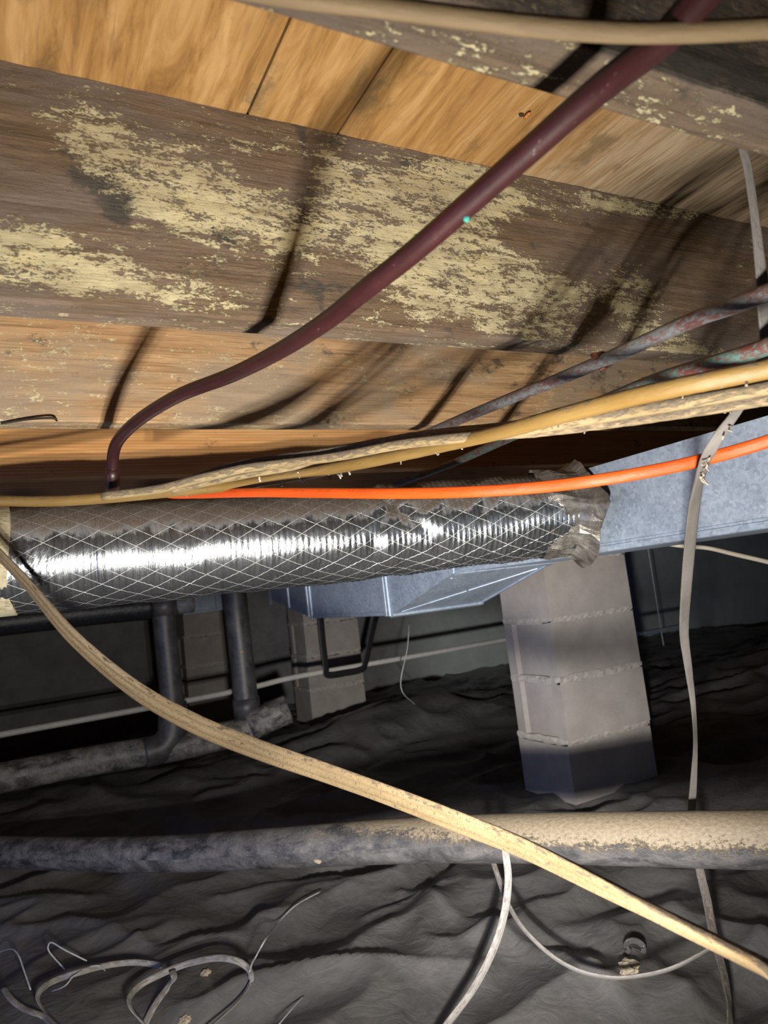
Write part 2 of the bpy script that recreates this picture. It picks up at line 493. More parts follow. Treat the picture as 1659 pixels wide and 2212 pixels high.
def foil():
    g = G('foil_jacket', 0.3, 1.0, 0.5)
    uvv = g.co('UV')
    s = g.xyz(uvv)
    u, vv = s[0], s[1]
    # scrim: two families of crossing threads and close-set ribs of the coil
    def lines(a, b, period, lo, hi):
        x = g.math('ADD', g.math('MULTIPLY', u, a), g.math('MULTIPLY', vv, b))
        fr = g.math('FRACT', g.math('DIVIDE', x, period))
        d = g.math('ABSOLUTE', g.math('SUBTRACT', fr, 0.5))
        return g.step(d, lo, hi)
    wob = g.noise(g.co('UV', scale=(8, 14, 1)), 1.0, 2, 0.5)
    l1 = lines(1.0, 1.9, 0.053, 0.480, 0.492)
    l2 = lines(1.0, -1.9, 0.053, 0.480, 0.492)
    rib = lines(1.0, 0.0, 0.0100, 0.40, 0.47)
    thr = g.math('MAXIMUM', l1, l2)
    n1 = g.noise(g.co('UV', scale=(60, 20, 1)), 1.0, 6, 0.65)
    n2 = g.noise(g.co('UV', scale=(420, 160, 1)), 1.0, 5, 0.7)
    wr = g.noise(g.co('UV', scale=(18, 4, 1), rot=(0, 0, 0.3)), 1.0, 5, 0.6, 1.2)
    base = g.ramp(n1, [(0.3, (0.30, 0.32, 0.34)), (0.7, (0.45, 0.47, 0.49))])
    base = g.mix(g.math('MULTIPLY', thr, 0.8), base, (0.85, 0.84, 0.80))
    nz = g.nz()
    dd = g.math('ADD', g.math('ADD', nz, g.math('MULTIPLY', n1, 0.55)), g.math('MULTIPLY', n2, 0.25))
    dust = g.step(dd, 0.60, 0.85, 0, 0.97)
    spots = g.step(n2, 0.62, 0.68, 0, 0.8)
    dust = g.math('MAXIMUM', dust, spots)
    brown = g.ramp(n2, [(0.3, (0.055, 0.04, 0.03)), (0.7, (0.16, 0.125, 0.095))])
    col = g.mix(g.math('MULTIPLY', dust, g.math('SUBTRACT', 1.0, g.math('MULTIPLY', thr, 0.25))), base, brown)
    met = g.math('MULTIPLY', 0.95, g.math('SUBTRACT', 1.0, g.math('MAXIMUM', dust, g.math('MULTIPLY', thr, 0.7))))
    rg = g.math('ADD', 0.25, g.math('MULTIPLY', dust, 0.5))
    h1 = g.bump(wr, 0.35, 0.012)
    h2 = g.bump(g.math('ADD', g.math('MULTIPLY', rib, 0.3), g.math('ADD', g.math('MULTIPLY', thr, 0.6), g.math('MULTIPLY', n2, 0.35))), 0.5, 0.0018, h1)
    return g.out(col, rg, met, h2)
M_FOIL = foil()

def tape(name, c0, c1, metal, rough):
    g = G(name, rough, metal, 0.5)
    n = g.noise(g.co(), 30, 6, 0.65, 0.6)
    f = g.noise(g.co(scale=(90, 260, 260)), 1.0, 4, 0.6)
    col = g.mix(g.step(f, 0.55, 0.65, 0, 0.6), g.ramp(n, [(0.35, c0), (0.65, c1)]), (0.12, 0.09, 0.05))
    return g.out(col, None, None, g.bump(n, 0.5, 0.006))
M_TAPE = tape('yellowed_tape', (0.42, 0.35, 0.20), (0.58, 0.52, 0.38), 0.15, 0.45)
M_COLLAR = tape('crumpled_foil_tape', (0.10, 0.085, 0.07), (0.30, 0.28, 0.25), 0.5, 0.35)

def plastic_pipe(name, dusty, tan):
    g = G(name, 0.4, 0, 0.5)
    s = g.xyz(g.co('UV'))
    n1 = g.noise(g.co('UV', scale=(14, 6, 1)), 1.0, 7, 0.68, 0.5)
    n2 = g.noise(g.co('UV', scale=(130, 50, 1)), 1.0, 6, 0.72)
    n3 = g.noise(g.co('UV', scale=(50, 9, 1), rot=(0, 0, 0.9)), 1.0, 3, 0.6)
    nz = g.nz()
    base = g.ramp(n1, [(0.3, (0.040, 0.039, 0.040)), (0.7, (0.085, 0.083, 0.088))])
    d1 = g.step(g.math('ADD', g.math('MULTIPLY', n1, 0.7), g.math('MULTIPLY', n2, 0.3)), 0.38, 0.62, 0, 1)
    d1 = g.math('MULTIPLY', d1, g.step(s[0], 1.3, 2.2, dusty, dusty * 0.42)) if tan else g.math('MULTIPLY', d1, dusty)
    col = g.mix(d1, base, g.ramp(n3, [(0.3, (0.24, 0.215, 0.19)), (0.7, (0.42, 0.39, 0.355))]))
    if tan:
        # thick pale dust that has settled on top, heavier at the near end
        up = g.math('ADD', g.math('MULTIPLY', nz, 0.26), g.math('MULTIPLY', g.step(s[0], 1.45, 2.55), 0.42))
        d2 = g.step(g.math('ADD', up, g.math('ADD', g.math('MULTIPLY', n1, 0.45), g.math('MULTIPLY', n2, 0.5))), 0.83, 0.95)
        col = g.mix(d2, col, g.ramp(n2, [(0.3, (0.15, 0.115, 0.075)), (0.65, (0.27, 0.22, 0.15))]))
        nb = g.bump(g.math('ADD', d2, g.math('MULTIPLY', n2, 0.8)), 0.7, 0.003)
    else:
        nb = g.bump(n2, 0.4, 0.002)
    return g.out(col, g.math('ADD', 0.34, g.math('MULTIPLY', d1, 0.35)), None, nb)
M_ABS = plastic_pipe('dusty_black_pipe', 0.75, True)
M_ABSFAR = plastic_pipe('black_pipe', 0.14, False)
M_DRAIN = plastic_pipe('dusty_drain_pipe', 0.85, False)

def sheet():
    g = G('black_plastic_sheet', 0.36, 0, 0.55)
    n1 = g.noise(g.co(), 6, 6, 0.6, 0.8)
    n2 = g.noise(g.co(), 60, 6, 0.65, 0.5)
    n3 = g.noise(g.co(scale=(1, 1, 1)), 300, 3, 0.6)
    col = g.ramp(n1, [(0.3, (0.115, 0.11, 0.106)), (0.7, (0.19, 0.183, 0.177))])
    col = g.mix(g.step(n2, 0.5, 0.75, 0, 0.5), col, (0.22, 0.20, 0.18))
    col = g.mix(g.step(n3, 0.73, 0.76, 0, 0.6), col, (0.4, 0.37, 0.33))
    rg = g.math('ADD', 0.26, g.math('MULTIPLY', n2, 0.25))
    h = g.bump(g.noise(g.co(), 16, 4, 0.55, 1.5), 0.25, 0.02)
    return g.out(col, rg, None, g.bump(n2, 0.12, 0.004, h))
M_SHEET = sheet()

# ------------------------------------------------------------------ the setting
Z = lambda z: z + ZC                       # heights below are written relative to the camera
H = 0.2985                                 # underside of the joists
DJ = 0.235                                 # joist depth
TJ = 0.0412                                # joist thickness
X0, X1 = -2.4, 8.4
YB = 5.3

# undulating ground
def ground_h(x, y, wr=True):
    x = np.asarray(x, float); y = np.asarray(y, float)
    h = Z(-0.765) + 0.018 * perlin(x * 1.3, y * 1.3, 3)
    def bump(cx, cy, sx, sy, a, rot=0.0):
        dx, dy = x - cx, y - cy
        c, s = math.cos(rot), math.sin(rot)
        u, v = dx * c + dy * s, -dx * s + dy * c
        return a * np.exp(-(u / sx) ** 2 - (v / sy) ** 2)
    h = h + bump(1.95, 3.55, 0.75, 0.45, 0.17, 0.3)
    h = h + bump(0.1, 3.35, 1.1, 0.5, 0.09)
    h = h + bump(1.65, 1.45, 0.50, 0.40, -0.055, 0.3)
    h = h + bump(4.3, 2.5, 0.9, 0.7, 0.22)
    h = h + bump(0.9, 2.55, 0.5, 0.25, 0.035, 0.5)
    return h

def wrinkle(x, y):
    wx = x + 0.10 * perlin(x * 3, y * 3, 5)
    wy = y + 0.10 * perlin(x * 3, y * 3, 6)
    a = np.abs(perlin(wx * 2.6 + wy * 1.2, wy * 3.6 - wx * 0.8, 1))
    b = np.abs(perlin(wx * 6.5 - wy * 2.0, wy * 5.0 + wx * 1.5, 2))
    c = np.abs(perlin(wx * 15, wy * 11 + wx * 4, 4))
    k = 0.5 + 0.5 * perlin(x * 1.7, y * 1.7, 8)
    return -0.065 * a * (0.5 + k) - 0.010 * b * (0.3 + k) - 0.003 * c + 0.025 + folds(x, y)

FOLDS = []
for (pts, amp, wd_) in (([(480, 1932), (610, 1892), (730, 1880)], .022, .035), ([(560, 1985), (770, 1900)], .018, .03), ([(780, 1968), (940, 1900)], .022, .04),
                        ([(860, 1905), (1100, 2012), (1310, 2105)], .026, .05), ([(1050, 1962), (1330, 2075), (1470, 2160)], -.018, .03), ([(-40, 1965), (170, 1940)], .022, .04),
                        ([(1390, 2000), (1530, 1880)], .022, .035), ([(90, 1790), (400, 1705)], .03, .07), ([(440, 1752), (720, 1660)], .03, .06), ([(560, 1795), (830, 1700)], .026, .05),
                        ([(520, 2140), (840, 2078), (1060, 2058)], .024, .05), ([(150, 1990), (330, 2040), (520, 2020)], .014, .03), ([(1480, 2110), (1640, 2010)], .02, .04)):
    q = [on(px, py, 2, Z(-0.745)) for px, py in pts]
    for i in range(len(q) - 1):
        FOLDS.append((q[i].x, q[i].y, q[i + 1].x, q[i + 1].y, amp, wd_))

def folds(x, y):
    h = np.zeros(np.shape(x))
    x2 = x + 0.03 * perlin(x * 5, y * 5, 21); y2 = y + 0.03 * perlin(x * 5, y * 5, 22)
    for (ax_, ay, bx, by, amp, w) in FOLDS:
        L2 = (bx - ax_) ** 2 + (by - ay) ** 2
        t = np.clip(((x2 - ax_) * (bx - ax_) + (y2 - ay) * (by - ay)) / L2, 0, 1)
        dd = np.hypot(x2 - ax_ - t * (bx - ax_), y2 - ay - t * (by - ay))
        h = np.maximum(h, amp * np.exp(-dd / w)) if amp > 0 else h + amp * np.exp(-(dd / w) ** 2)
    return h

def lines_1d(a, b, fa, fb, fine, coarse):
    L = [a]
    while L[-1] < b:
        s = fine if fa <= L[-1] <= fb else coarse
        L.append(L[-1] + s)
    return np.array(L)

gx = lines_1d(-1.6, 6.5, -0.35, 1.9, 0.0095, 0.045)
gy = lines_1d(0.25, YB - 0.02, 0.7, 2.9, 0.0095, 0.045)
GX, GY = np.meshgrid(gx, gy)
GZ = ground_h(GX, GY) + wrinkle(GX, GY)

def gz(x, y):
    return float(ground_h(x, y) + wrinkle(np.array(x, float), np.array(y, float)))

nx_, ny_ = len(gx), len(gy)
V = np.stack([GX, GY, GZ], -1).reshape(-1, 3)
idx = np.arange(nx_ * ny_).reshape(ny_, nx_)
Fc = np.stack([idx[:-1, :-1], idx[:-1, 1:], idx[1:, 1:], idx[1:, :-1]], -1).reshape(-1, 4).tolist()
o = mesh_obj('ground_sheet', V, Fc, M_SHEET, smooth=True, origin=(1.5, 2.5, 0))
tag(o, 'wrinkled black plastic sheet spread over the crawl space ground', 'plastic sheet')

fl = box('floor', X0, X1, -1.2, YB, -0.35, -0.06, M_DIRT)
tag(fl, kind='structure')

ceil = empty('ceiling', (0, 0, Z(H + DJ)))
tag(ceil, kind='structure')
for (a, b) in ((X0, 0.2550), (0.2575, 0.3635), (0.3660, 1.583), (1.586, 4.02), (4.023, X1)):
    dz = random.uniform(0, 0.0015)
    box('plywood_sheet', a, b, -1.2, YB, Z(H + DJ) + dz, Z(H + DJ) + 0.019 + dz, M_PLY, ceil, 0.0012)
for k in range(4, 12):
    yj = 0.264 + 0.4125 * k
    box('joist', X0, X1, yj, yj + TJ, Z(H), Z(H + DJ), M_J3, ceil, 0.003)

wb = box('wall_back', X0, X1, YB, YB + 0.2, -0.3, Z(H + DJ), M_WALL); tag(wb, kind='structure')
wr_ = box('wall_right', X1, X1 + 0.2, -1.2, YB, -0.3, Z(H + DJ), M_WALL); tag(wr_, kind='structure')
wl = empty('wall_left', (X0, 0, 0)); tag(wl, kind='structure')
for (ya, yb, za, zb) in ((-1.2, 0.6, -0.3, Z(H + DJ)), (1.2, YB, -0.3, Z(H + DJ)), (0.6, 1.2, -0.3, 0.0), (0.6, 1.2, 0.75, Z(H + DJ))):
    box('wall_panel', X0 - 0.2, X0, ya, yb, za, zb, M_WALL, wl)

# ------------------------------------------------------------------ floor joists with their mold
def joist(name, y0, mat, label, moldf, darkf, xa=X0, xb=3.6, dx=0.012, wob=0.0008):
    z0, z1 = Z(H), Z(H + DJ)
    prof = []
    c = 0.0028
    nz_, nb = 30, 8
    for i in range(nz_ + 1): prof.append((y0, z1 + (z0 + c - z1) * i / nz_))
    prof.append((y0 + 0.0009, z0 + 0.0009))
    for i in range(nb + 1): prof.append((y0 + c + (TJ - 2 * c) * i / nb, z0))
    prof.append((y0 + TJ - 0.0009, z0 + 0.0009))
    for i in range(7): prof.append((y0 + TJ, z0 + c + (z1 - z0 - c) * i / 6))
    xs = np.arange(xa, xb, dx)
    P = np.array(prof)
    m = len(P)
    Xg = np.repeat(xs, m)
    Yg = np.tile(P[:, 0], len(xs)); Zg = np.tile(P[:, 1], len(xs))
    wv = wob * perlin(Xg * 9, Zg * 55 + Yg * 55, 2) + 0.6 * wob * perlin(Xg * 40, Zg * 120 + Yg * 90, 3)
    front = np.tile(np.array([1.0] * (nz_ + 2) + [0.0] * (m - nz_ - 2)), len(xs))
    bot = np.tile(np.array([0.0] * (nz_ + 2) + [1.0] * (nb + 1) + [0.0] * (m - nz_ - nb - 3)), len(xs))
    V = np.stack([Xg, Yg + wv * front, Zg + wv * bot], -1)
    Fc = []
    for i in range(len(xs) - 1):
        for k in range(m):
            k2 = (k + 1) % m
            Fc.append([i * m + k, (i + 1) * m + k, (i + 1) * m + k2, i * m + k2])
    Fc.append(list(range(m))[::-1]); Fc.append([(len(xs) - 1) * m + k for k in range(m)])
    Fc = [f[::-1] for f in Fc]
    mo = moldf(Xg, Yg, Zg, bot); da = darkf(Xg, Yg, Zg, bot)
    o = mesh_obj(name, V, Fc, mat, attrs={'mold': mo, 'dark': da})
    bm = bmesh.new(); bm.from_mesh(o.data); bmesh.ops.recalc_face_normals(bm, faces=list(bm.faces)); bm.to_mesh(o.data); bm.free()
    return tag(o, label, 'floor joist')

Y_J0, Y_J1, Y_J2, Y_J3 = 0.2637, 0.6802, 1.090, 1.5015
def blobs(lst, Y):
    out = []
    for (px, py, rx, rz, a, sl) in lst:
        p = on(px, py, 1, Y)
        out.append((p.x, p.z, rx, rz, a, sl))
    return out
def field(x, z, bl, base):
    r = np.full(x.shape, base)
    for (cx, cz, rx, rz, a, sl) in bl:
        dx = x - cx
        dz = z - cz - sl * dx
        r = r + a * np.exp(-(dx / rx) ** 2 - (dz / rz) ** 2)
    return r
# where the pale growth sits on the middle joist (x, y, half length m, half height m, amount, tilt)
B1 = blobs([(210, 300, .05, .035, .5, 0), (270, 380, .05, .04, .6, 0), (430, 420, .06, .03, .45, -.2), (560, 470, .08, .035, .6, 0), (490, 330, .08, .02, .25, 0),
            (60, 520, .06, .03, .6, 0), (330, 620, .12, .02, .4, 0), (760, 430, .05, .05, .55, 0), (880, 480, .08, .05, .7, 0), (990, 400, .06, .05, .55, 0),
            (960, 610, .07, .05, .65, 0), (1090, 590, .06, .05, .7, 0), (1200, 640, .06, .03, .6, 0), (1120, 700, .08, .02, .4, 0),
            (1370, 640, .05, .03, .8, 0), (1400, 720, .05, .02, .6, 0), (1320, 440, .10, .012, .6, 0), (1100, 420, .08, .03, .3, 0), (1500, 760, .06, .02, .5, 0), (1480, 450, .05, .02, .5, 0),
            (100, 400, .07, .05, -.5, 0), (120, 250, .1, .02, -.1, 0), (1150, 520, .07, .025, -.45, 0), (1500, 560, .06, .05, -.5, 0), (620, 380, .05, .03, -.15, 0), (250, 680, .3, .006, -.2, 0)], Y_J1)
D1 = blobs([(230, 400, .03, .02, .9, 0), (265, 450, .012, .012, 1.4, 0), (385, 437, .014, .01, 1.4, 0), (490, 505, .014, .012, 1.4, 0), (690, 620, .05, .012, .8, 0), (420, 590, .04, .015, .8, 0),
            (660, 480, .03, .03, .5, 0), (160, 330, .03, .02, .5, 0), (1090, 680, .03, .02, .4, 0), (650, 300, .006, .06, .8, 0), (690, 660, .006, .02, 1.0, 0)], Y_J1)
joist('floor_joist', Y_J0, M_J0, 'nearest dark moldy floor joist crossing the top right corner',
      lambda x, y, z, b: 0.42 + 0.10 * perlin(x * 7, y * 20, 4) + 0.15 * b, lambda x, y, z, b: 0.8 * (1 - b), dx=0.02)
joist('floor_joist', Y_J1, M_J1, 'large floor joist blotched with pale yellow mold, behind the red pipe',
      lambda x, y, z, b: np.where(b > 0.5, 0.50 + 0.1 * perlin(x * 8, y * 20, 4), np.minimum(field(x, z, B1, 0.42), 0.80)),
      lambda x, y, z, b: np.where(b > 0.5, 0.0, field(x, z, D1, 0.0)), dx=0.009, wob=0.0016)
joist('floor_joist', Y_J2, M_J2, 'brown speckled floor joist just above the tan cable bundle',
      lambda x, y, z, b: 0.5 + 0.12 * perlin(x * 5, z * 20, 4) + 0.25 * b, lambda x, y, z, b: 0.25 * np.clip((x - 0.4) / 0.8, 0, 1) + 0.1 * perlin(x * 4, z * 9, 9), dx=0.014)
joist('floor_joist', Y_J3, M_J3, 'clean orange pine floor joist with knots, lowest strip of bare wood',
      lambda x, y, z, b: 0.45 + 0 * x, lambda x, y, z, b: 0 * x, dx=0.02)

# ------------------------------------------------------------------ copper pipes
red = [(1620, -140, .29), (1510, 0, .322), (1420, 95, .35), (1280, 205, .393), (1090, 372, .447), (900, 538, .508), (790, 625, .555), (700, 697, .61), (600, 760, .685),
       (500, 810, .762), (400, 848, .83), (340, 880, .875), (290, 915, .915), (258, 948, .95), (246, 975, .97), (243, 1010, .985), (243, 1060, 1.0)]
root = empty('copper_pipe', at(700, 697, .61), 'red-brown copper pipe bending under the moldy joist, a green speck on it', 'pipe')
sweep('tube', run_on(px_path(red), a=.25), M_RED, root, 0.0080, seg=20, n=10)
def blob(name, c, r, mat, parent=None, seed=1, sq=(1, 1, 1), lump=0.25, sub=2):
    bm = bmesh.new()
    bmesh.ops.create_icosphere(bm, subdivisions=sub, radius=1)
    rg = np.random.default_rng(seed)
    V = np.array([v.co[:] for v in bm.verts]); Fc = [[v.index for v in f.verts] for f in bm.faces]
    bm.free()
    d = 1 + lump * (perlin(V[:, 0] * 1.9 + seed, V[:, 1] * 1.9 + V[:, 2] * 2.3, seed) + 0.6 * perlin(V[:, 0] * 4, V[:, 1] * 4 - V[:, 2] * 4.7, seed + 2))
    V = V * d[:, None] * np.array(sq) * r + np.array(c)
    return mesh_obj(name, V, Fc, mat, parent, smooth=lump < 0.3)
blob('green_speck', at(1008, 473, .472) , 0.0024, M_VERD, root, 3, (1, 1, .9))
sweep('sleeve', px_path([(243, 1012, .984), (243, 1062, 1.0)]), M_RED, root, 0.0095, seg=16, n=3)
c2 = [(1760, 600, .57), (1659, 632, .62), (1580, 662, .655), (1500, 690, .69), (1400, 735, .75), (1300, 780, .82), (1200, 822, .90), (1100, 862, 1.0), (1020, 895, 1.1), (950, 925, 1.2), (880, 955, 1.3)]
root = empty('copper_pipe', at(1300, 780, .82), 'weathered grey copper pipe carrying a rusty clip', 'pipe')
sweep('tube', run_on(px_path(c2), a=.7), M_COP2, root, 0.0080, seg=18, n=8)
cc, cn = at(1300, 780, .82), (at(1200, 822, .90) - at(1400, 735, .75)).normalized()
side = cn.cross(FW).normalized(); topv = side.cross(cn).normalized()
ring = [cc + (side * math.cos(a) + topv * math.sin(a)) * 0.0095 for a in np.linspace(-0.4, 4.2, 16)]
ring += [ring[-1] + side * 0.006 * (-1) + topv * -0.002]
sweep('rusty_clip', ring, M_RUST, root, 0.0052, 0.0014, seg=10, n=3, ref=tuple(cn.cross(Vector((0, 0, 1)))), jit=0.05)
c3 = [(1760, 700, .58), (1659, 748, .62), (1560, 780, .66), (1470, 805, .72), (1390, 832, .80), (1300, 868, .92), (1200, 906, 1.07), (1100, 946, 1.25), (980, 1000, 1.5), (900, 1030, 1.66), (820, 1060, 1.8)]
root = empty('copper_pipe', at(1390, 832, .80), 'green corroded copper pipe dipping behind the yellow cable', 'pipe')
sweep('tube', run_on(px_path(c3), a=.7), M_COP3, root, 0.0080, seg=18, n=8)

# ------------------------------------------------------------------ cable bundle under the joists
yel = [(1780, 765, 0.507), (1659, 797, 0.546), (1500, 829, 0.573), (1350, 862, 0.614), (1200, 901, 0.674), (1080, 934, 0.734), (960, 962, 0.811), (860, 984, 0.877), (740, 1008, 0.943), (640, 1027, 0.990),
       (500, 1049, 1.021), (350, 1064, 1.026), (200, 1078, 1.023), (80, 1083, 1.023), (-80, 1079, 1.045)]
root = empty('cable', at(1080, 934, .64), 'thick yellow cable on top of the bundle, bright at the right', 'cable', 'cables bundled under the joists')
yc = sweep('jacket', run_on(px_path(yel), .7, .5), M_YEL, root, 0.0080, 0.0068, seg=16, n=10, jit=0.01, widths=[1, 1] + [1, 1, 1, 1, .98, .95, .95, 1, 1, 1, 1.0, 1.0, 1.0, 1.0, 1] + [1, 1])
def tufts(parent, path, n, seed, ln=0.012):
    """dust tufts and cobweb threads hanging under a cable, one stuff part"""
    rg = random.Random(seed)
    P = crom(np.array([tuple(p) for p in path]), 12)
    V, Fc = [], []
    for _ in range(n):
        i = rg.randrange(int(len(P) * 0.05), int(len(P) * 0.85))
        p = Vector(P[i]) + Vector((0, 0, -0.004))
        k = rg.randint(2, 4)
        w = 0.0007
        for s in range(k):
            q = p + Vector((rg.uniform(-1, 1) * 0.004, rg.uniform(-1, 1) * 0.002, -rg.uniform(0.2, 1) * ln / k))
            t = (q - p).normalized(); a = t.cross(FW).normalized() * w; b2 = t.cross(a).normalized() * w
            b0 = len(V)
            for base, f in ((p, rg.uniform(.6, 1.6)), (q, rg.uniform(.6, 1.9))):
                V += [tuple(base + a * f), tuple(base + b2 * f), tuple(base - a * f), tuple(base - b2 * f)]
            for e in range(4):
                Fc.append([b0 + e, b0 + (e + 1) % 4, b0 + 4 + (e + 1) % 4, b0 + 4 + e])
            Fc += [[b0, b0 + 3, b0 + 2, b0 + 1], [b0 + 4, b0 + 5, b0 + 6, b0 + 7]]
            p = q
    o = mesh_obj('dust_tufts', V, Fc, M_WEB, parent)
    tag(o, kind='stuff')
tufts(root, px_path(yel), 14, 4, 0.010)
WD = [q[2] for q in yel if q[0] == 640][0] - 0.008
for web in ([(643, 1020), (648, 1031), (655, 1041), (661, 1032), (668, 1019)], [(714, 1012), (728, 1022), (737, 1034)], [(737, 1018), (738, 1030)], [(752, 1010), (756, 1026)], [(560, 1030), (562, 1041)]):
    sweep('cobweb', [at(a, b, WD) for a, b in web], M_WEBLT, root, 0.0013, seg=6, n=4, jit=0.35)
tan = [(1780, 805, 0.546), (1659, 838, 0.592), (1500, 866, 0.624), (1350, 892, 0.669), (1200, 918, 0.715), (1080, 938, 0.747), (960, 949, 0.793), (860, 961, 0.837), (740, 984, 0.887), (640, 998, 0.919),
       (530, 1012, 0.936), (430, 1034, 0.944), (340, 1057, 0.946), (220, 1072, 0.949)]
root = empty('cable', at(1200, 918, .62), 'dusty tan cable directly below the yellow one', 'cable', 'cables bundled under the joists')
sweep('jacket', run_on(px_path(tan), .7, 0), M_TAN, root, 0.0060, 0.0046, seg=14, n=8, jit=0.015)
brn = [(1780, 832, 0.566), (1659, 858, 0.611), (1500, 884, 0.656), (1350, 906, 0.706), (1200, 926, 0.756), (1080, 936, 0.780), (960, 940, 0.813), (900, 945, 0.837), (800, 963, 0.882), (700, 980, 0.915), (600, 993, 0.945), (500, 1010, 0.954), (410, 1040, 0.964)]
root = empty('cable', at(1350, 906, .575), 'dark dust-caked cable, lowest of the bundle at the right', 'cable', 'cables bundled under the joists')
sweep('jacket', run_on(px_path(brn), .7, 0), M_BRN, root, 0.0072, 0.0056, seg=14, n=8, jit=0.03)
tufts(root, px_path(brn), 8, 9, 0.009)
up4 = [(1230, 902, 0.773), (1080, 922, 0.802), (960, 934, 0.834), (850, 950, 0.875), (740, 972, 0.915), (640, 1006, 0.937), (540, 1024, 0.947), (450, 1042, 0.959), (370, 1060, 0.963)]
root = empty('cable', at(850, 950, .9), 'thin tan cable running along the upper edge of the bundle', 'cable', 'cables bundled under the joists')
sweep('jacket', px_path(up4), M_TAN, root, 0.0052, 0.0040, seg=14, n=8, jit=0.015)

# orange cable
org = [(1780, 910, 0.670), (1659, 953, 0.704), (1560, 982, 0.724), (1450, 1009, 0.736), (1300, 1036, 0.755), (1150, 1054, 0.787), (1000, 1063, 0.814), (850, 1066, 0.856), (700, 1065, 0.919), (550, 1064, 0.991), (440, 1067, 1.049), (380, 1068, 1.077), (362, 1066, 1.079)]
root = empty('cable', at(1000, 1063, .73), 'bright orange cable sagging in front of the foil duct', 'cable')
sweep('jacket', run_on(px_path(org), .7, 0), M_ORG, root, 0.0066, 0.0038, seg=18, n=10)

# diagonal flat cable
dg = [(-90, 1095, .86), (-20, 1178, .87), (60, 1262, .88), (160, 1378, .89), (290, 1488, .90), (420, 1563, .895), (560, 1620, .885), (700, 1668, .855), (850, 1722, .80), (1000, 1780, .745), (1130, 1832, .695), (1300, 1915, .62), (1450, 1990, .555), (1659, 2093, .475), (1800, 2170, .42)]
root = empty('cable', at(700, 1668, .854), 'pale flat cable slanting across the foreground from left to lower right', 'cable')
sweep('jacket', run_on(px_path(dg), .5, .5, .35), M_DIAG, root, 0.0145, 0.0064, seg=28, n=10, lobes=3, lobe_amp=0.20, twist=[.5, .5] + [0.5, .5, .45, .4, .3, .25, .25, .3, .35, .35, .4, .5, .6, .6, .6] + [.6, .6],
      widths=[.5, .5] + [.50, .52, .58, .78, .92, 1, 1, 1, 1, 1, .96, .88, .80, .72, .7] + [.7, .7])

# blurred cable right in front of the camera
nr = [(300, -70, .315), (600, -12, .33), (850, 18, .33), (1050, 44, .33), (1200, 60, .33), (1350, 69, .33), (1500, 68, .33), (1659, 60, .33), (1780, 48, .33)]
root = empty('cable', at(1350, 69, .3), 'out of focus tan cable crossing the very top, nearest of all', 'cable')
sweep('jacket', run_on(px_path(nr), .3, .5), M_NEAR, root, 0.0050, 0.0042, seg=14, n=8)

# grey strap-like cable hanging down at the right
st = [(1585, 250, .64, .0075), (1612, 350, .64, .0075), (1628, 450, .64, .0075), (1641, 560, .64, .0095), (1650, 660, .64, .0115), (1655, 750, .64, .0125), (1634, 815, .645, .0115), (1594, 885, .645, .0085), (1548, 950, .655, .011),
      (1520, 1005, .68, .0125), (1500, 1090, .76, .0150), (1489, 1190, .84, .0150), (1481, 1290, .91, .0145), (1478, 1370, .98, .0138), (1488, 1450, 1.05, .0115), (1498, 1530, 1.12, .0082), (1502, 1610, 1.19, .0076), (1498, 1690, 1.26, .0125), (1494, 1765, 1.31, .0145),
      (1500, 1820, 1.34, .015), (1513, 1885, 1.335, .016), (1528, 1950, 1.31, .017), (1543, 2030, 1.26, .017), (1560, 2090, 1.215, .0165), (1572, 2150, 1.17, .0165), (1577, 2200, 1.13, .0165), (1579, 2260, 1.09, .0165)]
root = empty('cable', at(1489, 1190, .585), 'long grey flat cable hanging from the joists past the orange cable to the ground', 'cable')
sweep('jacket', px_path(st), M_GREYCAB, root, 0.0050, 0.0016, seg=16, n=8, widths=[q[3] / .010 for q in st], twist=[0] * len(st), box_sec=True, jit=0.02)
tufts(root, px_path([(1594, 885, .64), (1548, 950, .65), (1520, 1005, .675), (1512, 1040, .70)]), 9, 2, 0.008)

# grey cable thrown over the black pipe
lp = [(900, 2300, 1.15, 1), (965, 2214, 1.19, 1), (1018, 2143, 1.215, 1), (1052, 2082, 1.235, 1), (1078, 2018, 1.25, 1), (1093, 1955, 1.27, 1), (1098, 1895, 1.285, .95), (1092, 1840, 1.30, .9), (1085, 1795, 1.315, .8), (1079, 1766, 1.385, .8),
      (1068, 1800, 1.49, .8), (1064, 1850, 1.50, .8), (1078, 1900, 1.44, .8), (1100, 1957, 1.37, .8), (1134, 2010, 1.315, .85), (1190, 2063, 1.265, .9), (1250, 2097, 1.23, .95), (1320, 2112, 1.21, 1), (1390, 2107, 1.195, 1), (1450, 2092, 1.19, 1.05), (1500, 2068, 1.20, 1.1), (1548, 2040, 1.22, 1.1)]
root = empty('cable', at(1098, 1895, 1.285), 'thin grey cable looped over the dusty black pipe and curving along the ground', 'cable')
sweep('jacket', px_path(lp), M_GREYLT, root, 0.0076, 0.0024, seg=14, n=8, widths=[q[3] for q in lp], twist=[.2] * 10 + [.6] * 12)

